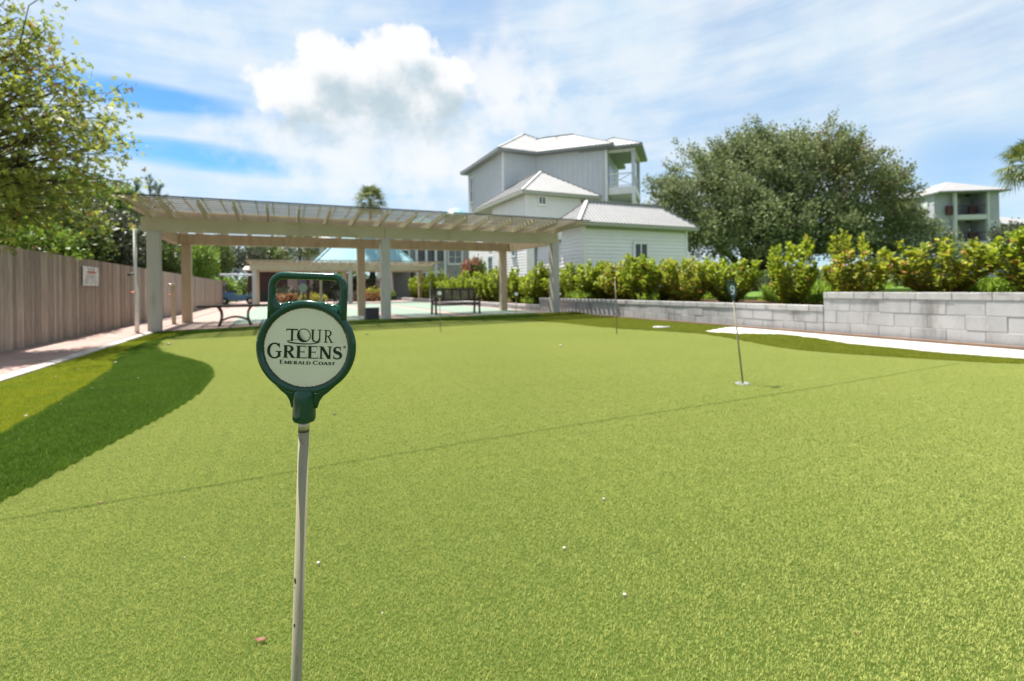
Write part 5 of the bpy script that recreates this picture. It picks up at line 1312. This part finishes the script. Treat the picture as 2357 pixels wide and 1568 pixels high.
# --- the annex with the pyramid hip
def annex():
    Y0 = 27.5; GZ = 0.62; L = on_y(1211, 440, Y0); R_ = on_y(1365, 443, Y0); x0 = float(L[0]); W = float(R_[0]) - x0; E_ = float(L[2]) - GZ - 0.1
    r = empty('annex_house', (x0, Y0, GZ)); tag(r, 'two-storey pale annex with pointed white metal roof between cottage and tall house', 'house')
    D = 5.6
    w = MB().box(0, W, 0, D, -0.3, E_).build('wall', 'siding_pale', r)
    lap_boards(w, 'x', 0.12, D, 0.0, E_ - 0.2, 0.0, 0.19, 'siding_pale', False); lap_boards(w, 'y', 0.12, W, 0.0, E_ - 0.2, 0.0, 0.19, 'siding_pale', False)
    MB().box(-0.055, 0.1, -0.055, 0.1, -0.1, E_).build('corner_board', 'siding_pale', w)
    hip_roof(r, -0.5, W + 0.45, -0.45, D + 3.0, E_ + 0.08, E_ + 0.08 + 2.1, 'metal_roof', 'fascia', 0.26, th=0.22)
    for xa, xb, ya, yb in ((1240, 1254, 454, 470), (1335, 1348, 459, 474)):
        a, b = on_y(xa, ya, Y0), on_y(xb, yb, Y0); window(r, 'y', float(a[0]) - x0, float(b[0]) - x0, float(b[2]) - GZ, float(a[2]) - GZ, -0.044, 'siding_pale', 'glass', 2, 1, 0.12)
    a, b = on_y(1180, 578, Y0), on_y(1190, 600, Y0)
    window(r, 'x', 1.6, 2.1, 2.6, 3.5, -0.044, 'white_paint', 'glass', 1, 1, 0.1)
    # flat panel with an entry's shade put into its colour, dark green door
    MB().box(W * 0.1, W * 0.42, -0.06, -0.044, 0.0, 3.2).build('entry_shade_panel', 'siding_taupe', w)
    MB().box(W * 0.43, W * 0.50, -0.07, -0.044, 0.0, 3.2).build('door', 'door_green', r)
annex()
# --- the tall house: straight wing and a wing turned 45 degrees with porches
A = deep(1157, 349, 38.0); AX, AY = float(A[0]), float(A[1])
def tall_house():
    GZ = 0.62; EV = 11.95
    r = empty('tall_house', (AX, AY, GZ)); tag(r, 'tall three-storey blue-grey board-and-batten house with white metal roof and corner porch', 'house')
    E_ = EV - GZ; BK = 7.9
    w = MB().box(0, 8.0, 0, BK, -0.3, E_).build('wall', 'siding_blue', r)
    bt = MB(); k = 0.0
    while k < BK: bt.box(-0.025, 0.0, k, k + 0.06, 4.6, E_); k += 0.41
    k = 0.0
    while k < 3.0: bt.box(k, k + 0.06, -0.025, -0.001, 0, E_); k += 0.41
    bt.build('battens', 'siding_blue', w, kind='stuff')
    MB().box(-0.06, -0.027, 0, BK, 7.0, 7.25).build('band', 'siding_pale', w)
    MB().box(-0.035, -0.002, 0.02, BK, 0.0, 6.98).build('lower_siding', 'siding_pale', w)
    MB().box(-0.05, 0.08, -0.05, 0.1, -0.1, E_).build('corner_board', 'siding_pale', w)
    hip_roof(r, -0.6, 8.6, -0.55, BK + 0.6, E_ + 0.05, E_ + 2.93, 'metal_roof', 'eave_dark', 0.3, th=0.2)
    window(r, 'x', 6.6, 7.25, 8.4, 10.6, -0.03, 'siding_pale', 'glass', 1, 2, 0.1)
    window(r, 'x', 2.4, 3.1, 4.2, 5.8, -0.06, 'siding_pale', 'blind', 1, 2, 0.1)
    window(r, 'x', 2.2, 3.0, 1.0, 3.0, -0.06, 'white_paint', 'glass', 1, 2, 0.1)
    window(r, 'x', 5.6, 6.2, 1.4, 3.2, -0.06, 'white_paint', 'glass', 1, 2, 0.1)
    # the turned wing: its own local axes
    Bx = 3.02; ang = -math.radians(45.4); ca, sa = math.cos(ang), math.sin(ang)
    g = bpy.data.objects.new('turned_wing', None); COL.objects.link(g); g.parent = r; g.location = (Bx, 0, 0); g.rotation_euler = (0, 0, ang)
    WL = 5.75
    w = MB().box(-1.0, WL, 0, 7.0, -0.3, E_ - 0.004).build('wing_wall', 'siding_blue', g)
    bt = MB(); k = 0.1
    while k < WL: bt.box(k, k + 0.06, -0.025, -0.001, 0, E_ - 0.01); k += 0.41
    bt.build('wing_battens', 'siding_blue', g, kind='stuff')
    MB().box(WL - 0.12, WL + 0.03, -0.04, 0.1, -0.1, E_ - 0.01).build('wing_corner_board', 'siding_pale', g)
    hip_roof(g, -4.5, WL + 0.6, -0.6, 7.4, E_ + 0.055, E_ + 2.35, 'metal_roof', 'eave_dark', 0.3, 'wing_roof', th=0.2)
    MB().tube([(1.2, 2.2, E_ + 1.2), (1.2, 2.2, E_ + 1.95)], 0.05, 8).build('vent_pipe', 'eave_dark', g)
    P0, P1, PD = WL + 0.04, WL + 2.15, 4.4
    zf = 8.75 - GZ
    for z0, nm in ((zf, 'porch_floor'), (zf - 3.3, 'porch_floor')): MB().box(P0, P1, 0.22, PD, z0 - 0.55, z0).build(nm, 'siding_pale', g)
    for yy in (0.38, PD - 0.16):
        MB().box(P1 - 0.3, P1 - 0.02, yy - 0.14, yy + 0.14, zf, E_ - 0.45).build('porch_column', 'siding_blue', g)
        MB().box(P1 - 0.3, P1 - 0.02, yy - 0.14, yy + 0.14, zf - 3.3, zf - 0.56).build('porch_column', 'siding_pale', g)
    MB().box(P0, P1, 0.26, 0.5, E_ - 0.44, E_ - 0.12).build('porch_beam', 'siding_pale', g)
    MB().box(P1 - 0.24, P1, 0.51, PD, E_ - 0.44, E_ - 0.12).build('porch_beam', 'siding_pale', g)
    hip_roof(g, P0 - 2.2, P1 + 0.55, -0.3, PD + 0.6, E_ - 0.1, E_ + 1.25, 'metal_roof', 'eave_dark', 0.3, 'porch_roof', th=0.16)
    for zz in (zf, zf - 3.3):
        rl = MB(); x0, x1, yy = P0 + 0.02, P1 - 0.32, 0.38
        rl.box(x0, x1, yy - 0.04, yy + 0.04, zz + 1.02, zz + 1.1); rl.box(x0, x1, yy - 0.03, yy + 0.03, zz + 0.1, zz + 0.16)
        rl.bar((x0, yy, zz + 0.16), (x1, yy, zz + 1.02), 0.07, 0.05); rl.bar((x0, yy + 0.06, zz + 1.02), (x1, yy + 0.06, zz + 0.16), 0.07, 0.05)
        rl.box(P1 - 0.2, P1 - 0.12, 0.55, PD - 0.4, zz + 1.02, zz + 1.1); rl.build('railing', 'siding_pale', g)
        for k in range(8): MB().box(P1 - 0.18, P1 - 0.14, 0.7 + k * 0.38, 0.74 + k * 0.38, zz + 0.02, zz + 1.02).build('baluster', 'siding_pale', g)
    MB().box(WL + 0.002, WL + 0.03, 1.2, 2.1, zf + 0.02, zf + 2.1).build('porch_door', 'dark_glass', g)
    MB().box(WL + 0.002, WL + 0.03, 2.5, 3.2, zf + 0.8, zf + 2.1).build('porch_window', 'glass', g)
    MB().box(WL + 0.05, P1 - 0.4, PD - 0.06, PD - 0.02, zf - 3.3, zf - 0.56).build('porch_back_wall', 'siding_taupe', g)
    MB().box(WL + 1.2, WL + 1.6, PD - 0.12, PD - 0.07, zf - 1.6, zf - 1.25).build('porch_lamp', 'black_metal', g)
tall_house()
# --- apartments far right
def apartments():
    D = 55.0; s = D / LENS_PX; c = deep(2246, 600, D); az = math.atan2(c[0], c[1])
    r = empty('apartment_block', (float(c[0]), float(c[1]), 0.62), -YAW - 0.10); tag(r, 'grey three-storey apartment block with stacked balconies at the right edge behind the oak', 'building')
    def q(x, y): return (x - 2246) * s, 1 + (648 - y) * s - 0.62
    xl, zt = q(2165, 440); xm, _ = q(2200, 440); xr, _ = q(2297, 440); xe, _ = q(2272, 440)
    w = MB().box(xl, xm + 0.6, 0.4, 9, -0.5, zt).build('wall', 'siding_grey', r)
    MB().box(xe, xr, 0.0, 9, -0.5, zt).build('end_wall', 'siding_grey', r)
    MB().box(xm + 0.6, xe, 2.4, 9, -0.5, zt).build('balcony_back_wall', 'siding_grey', r)
    for y in (494, 556, 618):
        _, z = q(0, y); MB().box(xm, xe + 0.02, -0.1, 2.39, z - 0.55, z).build('balcony_floor', 'white_paint', r)
        if y < 600:
            dr = MB().box(xm + 1.0, xm + 1.9, 2.36, 2.39, z, z + 2.2).build('balcony_door', 'door_green', r); MB().box(xm + 1.95, xm + 2.5, 2.35, 2.39, z, z + 2.2).build('curtain', 'blind', r)
            rl = MB().box(xm + 0.25, xe - 0.2, 0.0, 0.05, z + 1.02, z + 1.1); rl.build('railing', 'black_metal', r)
            for k in range(12): MB().box(xm + 0.3 + k * 0.24, xm + 0.33 + k * 0.24, 0.01, 0.04, z, z + 1.02).build('baluster', 'black_metal', r)
            MB().box(xe - 1.2, xe - 0.3, 0.9, 1.2, z + 0.01, z + 1.1).build('balcony_chair', 'dark_red', r)
            MB().box(xm - 0.62, xm - 0.05, -0.02, 0.3, z + 0.1, z + 1.1).build('side_rail', 'dark_red', r)
            MB().tube([(xm + 2.5, 1.2, z + 2.5), (xm + 2.5, 1.2, z + 2.3)], 0.25, 8).build('fan', 'black_metal', r)
    for x, t in ((xm + 0.15, 0.30), (xe + 0.02, 0.26)): MB().box(x - t / 2, x + t / 2, -0.16, 0.14, -0.5, zt).build('post', 'white_paint', r)
    MB().box(xr - 0.15, xr + 0.05, -0.06, 0.1, -0.5, zt - 3.4).build('corner_board', 'white_paint', r)
    MB().box(xe + 0.15, xr, -0.04, -0.002, zt - 3.75, zt - 3.4).build('band', 'white_paint', r)
    window(r, 'x', 1.4, 2.2, zt - 2.4, zt - 0.8, xl - 0.02, 'white_paint', 'blind', 1, 2)
    window(r, 'y', xe - 2.0, xe - 1.2, 0.2, 2.2, 2.38, 'white_paint', 'dark_glass', 1, 1)
    hip_roof(r, xl - 0.3, xr + 0.7, -0.7, 9.5, zt, zt + 1.75, 'grey_roof', 'eave_dark', 0, th=0.15)
    hip_roof(r, xl - 3.2, xl + 5, 2.6, 12, zt - 0.1, zt + 1.6, 'grey_roof', 'eave_dark', 0, 'rear_roof', th=0.15)
    x2, z2 = q(2300, 508); x3, _ = q(2420, 508)
    MB().box(x2 + 0.1, x3, 2.0, 9, -0.5, z2 - 0.3).build('low_wing_wall', 'siding_taupe', r)
    hip_roof(r, x2 - 0.2, x3, 1.5, 9.5, z2 - 0.3, z2 + 1.1, 'grey_roof', 'siding_taupe', 0, 'low_wing_roof', th=0.2)
    window(r, 'y', x2 + 0.8, x2 + 1.9, z2 - 3.0, z2 - 1.2, 1.98, 'white_paint', 'glass', 2, 1)
apartments()
# --- taupe apartment building with white screened balconies seen under the pergola
def taupe_building():
    Y0 = 52.0; a = on_y(905, 560, Y0); b = on_y(1082, 560, Y0); x0 = float(a[0])
    r = empty('taupe_building', (x0, Y0, 0.2)); tag(r, 'taupe building with white framed balconies and paired windows, seen under the pergola', 'building')
    W = float(b[0]) - x0; q = lambda x, y: (float(on_y(x, y, Y0)[0]) - x0, float(on_y(x, y, Y0)[2]) - 0.2)
    MB().box(0, W, 0, 10, -0.5, 7.2).build('wall', 'siding_taupe', r)
    xl, _ = q(957, 570); xr, _ = q(1022, 570); bay = MB()
    for zf in (0.0, 2.75, 5.5):
        MB().box(xl, xr, -0.35, -0.02, zf - 0.2, zf + 0.12).build('balcony_band', 'white_paint', r)
    for i in range(4):
        x = xl + (xr - xl) * i / 3; MB().box(x - 0.13, x + 0.13, -0.4, -0.03, -0.3, 7.0).build('balcony_post', 'white_paint', r)
    for i in range(3):
        for zf in (0.0, 2.75, 5.5):
            u0, u1 = xl + (xr - xl) * i / 3 + 0.13, xl + (xr - xl) * (i + 1) / 3 - 0.13
            MB().box(u0, u1, -0.05, -0.01, zf + 0.12, zf + 2.55).build('dark_opening', 'dark_glass', r)
            rl = MB().box(u0, u1, -0.34, -0.3, zf + 1.05, zf + 1.12); k = u0 + 0.05
            while k < u1: rl.box(k, k + 0.05, -0.33, -0.31, zf + 0.12, zf + 1.05); k += 0.14
            rl.build('railing', 'white_paint', r)
    a0, z1 = q(1033, 577); a1, z0 = q(1062, 606); window(r, 'y', a0, a1, z0, z1, -0.01, 'white_paint', 'glass', 2, 2, 0.18)
    a0, z1 = q(920, 577); a1, z0 = q(940, 606); window(r, 'y', a0, a1, z0, z1, -0.01, 'white_paint', 'glass', 1, 2, 0.18)
    hip_roof(r, -0.5, W + 0.5, -0.5, 10.5, 7.2, 9.5, 'teal_roof', 'eave_dark', 0)
    wx = W + 0.02; MB().box(wx, wx + 3.4, 1.0, 9, -0.5, 6.0).build('white_wing_wall', 'white_paint', r)
    window(r, 'y', wx + 0.6, wx + 1.3, 2.8, 4.2, 0.98, 'white_paint', 'glass', 1, 2, 0.1)
taupe_building()
def white_house():
    Y0 = 74.0; a = on_y(700, 560, Y0); b = on_y(775, 560, Y0); r = empty('white_house', (float(a[0]), Y0, 0)); tag(r, 'far white house with dark windows above the teal pavilion roof, left', 'house')
    W = float(b[0] - a[0]); MB().box(0, W, 0, 8, -0.2, 8.0).build('wall', 'white_paint', r)
    for i in range(2):
        u = W * (0.28 + 0.34 * i)
        for z in (3.6, 6.2): window(r, 'y', u, u + 0.75, z, z + 1.3, -0.01, 'white_paint', 'dark_glass', 1, 1, 0.12)
    hip_roof(r, -0.5, W + 0.5, -0.5, 8.5, 8.0, 9.6, 'grey_roof', 'eave_dark', 0)
white_house()
def pavilion():
    Y0 = 46.0; a = on_y(713, 612, Y0); b = on_y(968, 609, Y0); x0, x1 = float(a[0]), float(b[0]); ze = float(a[2]) - 0.05
    r = empty('pavilion', (x0, Y0, 0)); tag(r, 'open pavilion with a teal metal hip roof behind the far pergola', 'pavilion'); W = x1 - x0
    hip_roof(r, 0, W, 0, 7.0, ze, ze + 3.6, 'teal_roof', 'eave_dark', 0.4, th=0.15)
    for x in (0.7, W * 0.36, W * 0.66, W - 0.7):
        for y in (0.6, 6.3): MB().box(x - 0.12, x + 0.12, y - 0.12, y + 0.12, 0, ze - 0.16).build('post', 'brown_hut', r)
pavilion()
def small_cupola():
    c = deep(1049, 488, 90.0); r = empty('cupola_roof', (float(c[0]), float(c[1]), float(c[2]) - 4)); tag(r, 'tip of a teal roof just above the pergola roof left of the tall house', 'roof')
    MB().lathe([(2.6, 3.2), (2.4, 3.4), (1.6, 4.2), (0.5, 4.6), (0.05, 4.75)], 12).build('cap', 'teal_roof', r); MB().box(-1.8, 1.8, -1.8, 1.8, -c[2] + 4, 3.18).build('tower_wall', 'white_paint', r)
small_cupola()

# ------------------------------------------------------------------ far side of the court
def golf_cart():
    c = on_y(548, 690, 44.0); r = empty('golf_cart', (float(c[0]), 44.0, 0.0), 0.05); tag(r, 'blue golf cart with a pale canopy roof at the far end of the fence', 'golf cart')
    MB().prism_xz([(-1.35, 0.3), (1.35, 0.3), (1.4, 0.75), (0.9, 1.0), (0.75, 0.72), (-0.1, 0.72), (-0.25, 0.98), (-1.3, 0.98), (-1.42, 0.6)], -0.6, 0.6).build('body', 'cart_blue', r, bevel=0.05)
    MB().box(-0.75, -0.05, -0.55, 0.55, 0.985, 1.12).build('seat', 'bin_dark', r, bevel=0.04); MB().box(-0.85, -0.72, -0.55, 0.55, 1.12, 1.55).build('seat_back', 'bin_dark', r, bevel=0.04)
    MB().box(-1.3, 1.2, -0.68, 0.68, 2.28, 2.42).build('roof', 'cart_roof', r, bevel=0.05)
    for x in (-1.1, 1.0):
        for y in (-0.55, 0.55):
            MB().tube([(x, y, 0.9), (x * 0.95, y, 2.28)], 0.025, 6).build('roof_post', 'black_metal', r)
            wh = MB().tube([(x * 0.85, y - 0.12, 0.28), (x * 0.85, y + 0.12, 0.28)], 0.28, 16).build('wheel', 'rubber', r); MB().tube([(x * 0.85, y - 0.13, 0.28), (x * 0.85, y + 0.13, 0.28)], 0.14, 12).build('hub', 'ferrule', wh)
golf_cart()
def hut():
    a = on_y(570, 640, 50.0); b = on_y(640, 640, 50.0); r = empty('brown_hut', (float(a[0]), 50.0, 0)); tag(r, 'dark brown boarded hut behind the far pergola', 'hut'); W = float(b[0] - a[0]) + 0.8
    w = MB().box(0, W, 0, 3, 0, 3.0).build('wall', 'brown_hut', r)
    k = 0.0
    while k < W: MB().box(k + 0.01, min(k + 0.28, W), -0.03, -0.002, 0.05, 2.95).build('plank', 'brown_hut', w); k += 0.3
    MB().slab([(-0.4, -0.4, 3.0), (W + 0.4, -0.4, 3.0), (W + 0.4, 3.4, 3.5), (-0.4, 3.4, 3.5)], 0.12).build('roof', 'stucco_pink', r)
    MB().box(W * 0.3, W * 0.5, -0.06, -0.035, 0.05, 1.0).build('dark_hatch', 'black_metal', r)
hut()
def garden_wall():
    a = on_y(640, 660, 56.0); b = on_y(930, 660, 56.0); W = float(b[0] - a[0]); r = empty('garden_wall', (float(a[0]), 56.0, 0)); tag(r, 'pinkish stucco garden wall behind the far pergola', 'wall')
    MB().box(0, W, 0, 0.3, 0, 2.2).build('wall_face', 'stucco_pink', r); MB().box(-0.05, W + 0.05, -0.05, 0.35, 2.2, 2.3).build('coping', 'stucco_pink', r)
garden_wall()
def iron_fence():
    a = on_y(745, 660, 48.5); b = on_y(900, 660, 48.5); W = float(b[0] - a[0]); r = empty('iron_fence', (float(a[0]), 48.5, 0)); tag(r, 'black iron picket fence behind the far pergola', 'fence')
    for z in (0.2, 1.75): MB().box(0, W, -0.02, 0.02, z, z + 0.05).build('rail', 'black_metal', r)
    me = MB().box(-0.012, 0.012, -0.012, 0.012, 0.05, 1.9).mesh('picket'); me.materials.append(MATS['black_metal']); k = 0.0
    while k < W: obj('picket', me, None, r, (k, 0, 0)); k += 0.14
iron_fence()
def parasol():
    c = on_y(698, 640, 42.5); r = empty('folded_parasol', (float(c[0]), 42.5, 0)); tag(r, 'folded purple parasol on a brown pole inside the far pergola', 'parasol')
    MB().tube([(0.35, 0, 0), (0.35, 0, 2.5)], 0.13, 8).build('timber_post', 'brown_hut', r)
    MB().tube([(0, 0, 0), (0, 0, 2.8)], 0.03, 8).build('pole', 'black_metal', r); MB().lathe([(0.12, 0.95), (0.26, 1.1), (0.28, 1.6), (0.2, 2.3), (0.05, 2.75)], 10).build('cloth', 'purple_cloth', r)
    MB().lathe([(0.3, 0.0), (0.3, 0.1), (0.06, 0.16)], 12).build('base', 'bin_dark', r)
parasol()
def score_post(x, Y, label, disc):
    c = on_y(x, 700, Y); r = empty('score_post', (float(c[0]), Y, 0.03)); tag(r, label, 'post', 'court posts')
    MB().tube([(0, 0, 0), (0, 0, 1.0 if disc else 1.9)], 0.03 if disc else 0.07, 8).build('pole', 'rod_white' if not disc else 'black_metal', r)
    if disc: MB().tube([(0, -0.03, 1.15), (0, 0.03, 1.15)], 0.24, 18).build('disc', 'court_green', r)
    else: MB().lathe([(0.09, 1.7), (0.11, 1.75), (0.11, 1.95), (0.05, 2.05)], 10).build('cap', 'door_green', r)
score_post(698, 30.0, 'round pale green score disc on a post beyond the court, left of the white pole', True)
score_post(739, 30.0, 'white pole with green cap beyond the court, seen through the marker handle', False)
def bed_plants():
    k = 0
    for x, Y, mt, h, lb in ((860, 43.5, 'yellow_leaf', 0.9, 'yellow-green plant behind the middle pergola posts, right of the flower bed'), (842, 44.0, 'yellow_leaf', 1.0, 'yellow plant left of the middle pergola posts beside the iron fence'), (880, 44.0, 'bright_shrub_leaf', 0.9, 'green plant hidden partly by the middle pergola post'),
                            (810, 43.0, 'flower_orange', 0.55, 'orange flower clump in the far bed beside the small bench'), (850, 42.5, 'flower_orange', 0.5, 'orange flower clump in the far bed below the yellow plant'), (655, 43.0, 'flower_orange', 0.6, 'orange flower clump seen through the left of the marker handle'),
                            (718, 43.0, 'yellow_leaf', 0.5, 'yellow plant seen through the middle of the marker handle'), (770, 46.8, 'dark_shrub_leaf', 2.2, 'dark shrub behind the iron fence seen right of the marker handle'), (800, 47.4, 'dark_shrub_leaf', 2.3, 'dark shrub behind the iron fence above the small far bench'), (835, 47.2, 'dark_shrub_leaf', 2.3, 'dark shrub behind the iron fence left of the middle pergola post'), (662, 47.4, 'dark_shrub_leaf', 1.2, 'dark low shrub before the pinkish wall, left'), (745, 47.0, 'dark_shrub_leaf', 2.0, 'dark shrub seen through the right of the marker handle')):
        c = on_y(x, 690, Y); lob = [(c[0], Y, h * 0.55, 0.75 + 0.2 * h, 0.6, h * 0.5), (c[0] + 0.5, Y, h * 0.5, 0.5, 0.5, h * 0.45)]
        lobed_plant('bed_plant', lb, 'plant', (c[0], Y, 0.0), lob, mt, 0.17, 90, 14, 0.12, 200 + k, 0.03, 'plants in the far beds'); k += 1
bed_plants()
def oleander():
    c = on_x(1090, 640, 12.6); b = (12.6, float(c[1]), 0.24)
    lob = [(b[0], b[1], 1.9, 0.9, 0.9, 1.1), (b[0] + 0.4, b[1] + 0.4, 2.5, 0.6, 0.6, 0.6)]
    r = lobed_plant('flowering_bush', 'rounded green bush topped with pink flowers behind the hedge', 'shrub', b, lob, 'mid_shrub_leaf', 0.15, 150, 26, 0.16, 301)
    rng = np.random.default_rng(302); P = shell_points(rng, 60, local([(b[0], b[1], 2.5, 0.75, 0.75, 0.7), (b[0] - 0.7, b[1] - 0.5, 2.1, 0.4, 0.4, 0.4)], b), 0.85)
    o = obj('flowers', crown_mesh('flowers', P, 0.07, 16, 0.11, rng, 0.45), 'flower_pink', r); o['kind'] = 'stuff'
oleander()

# ------------------------------------------------------------------ woods on the horizon
def far_woods():
    rng = np.random.default_rng(401); n = 900; az = rng.uniform(math.radians(-42), math.radians(95), n); d = rng.uniform(105, 135, n); P = []
    for a, r_ in zip(az, d):
        h = 3.6 + 1.4 * math.sin(a * 23) + rng.uniform(-1, 0.8)
        for _ in range(3): P.append((math.sin(a) * r_ + rng.normal(0, 1.5), math.cos(a) * r_ + rng.normal(0, 1.5), rng.uniform(-0.2, h)))
    o = obj('far_woods', crown_mesh('far_woods', np.array(P), 0.9, 16, 1.0, rng, 0.4), 'mid_shrub_leaf'); o['kind'] = 'stuff'; tag(o, 'dark low woods along the horizon behind the houses', 'woods')
far_woods()
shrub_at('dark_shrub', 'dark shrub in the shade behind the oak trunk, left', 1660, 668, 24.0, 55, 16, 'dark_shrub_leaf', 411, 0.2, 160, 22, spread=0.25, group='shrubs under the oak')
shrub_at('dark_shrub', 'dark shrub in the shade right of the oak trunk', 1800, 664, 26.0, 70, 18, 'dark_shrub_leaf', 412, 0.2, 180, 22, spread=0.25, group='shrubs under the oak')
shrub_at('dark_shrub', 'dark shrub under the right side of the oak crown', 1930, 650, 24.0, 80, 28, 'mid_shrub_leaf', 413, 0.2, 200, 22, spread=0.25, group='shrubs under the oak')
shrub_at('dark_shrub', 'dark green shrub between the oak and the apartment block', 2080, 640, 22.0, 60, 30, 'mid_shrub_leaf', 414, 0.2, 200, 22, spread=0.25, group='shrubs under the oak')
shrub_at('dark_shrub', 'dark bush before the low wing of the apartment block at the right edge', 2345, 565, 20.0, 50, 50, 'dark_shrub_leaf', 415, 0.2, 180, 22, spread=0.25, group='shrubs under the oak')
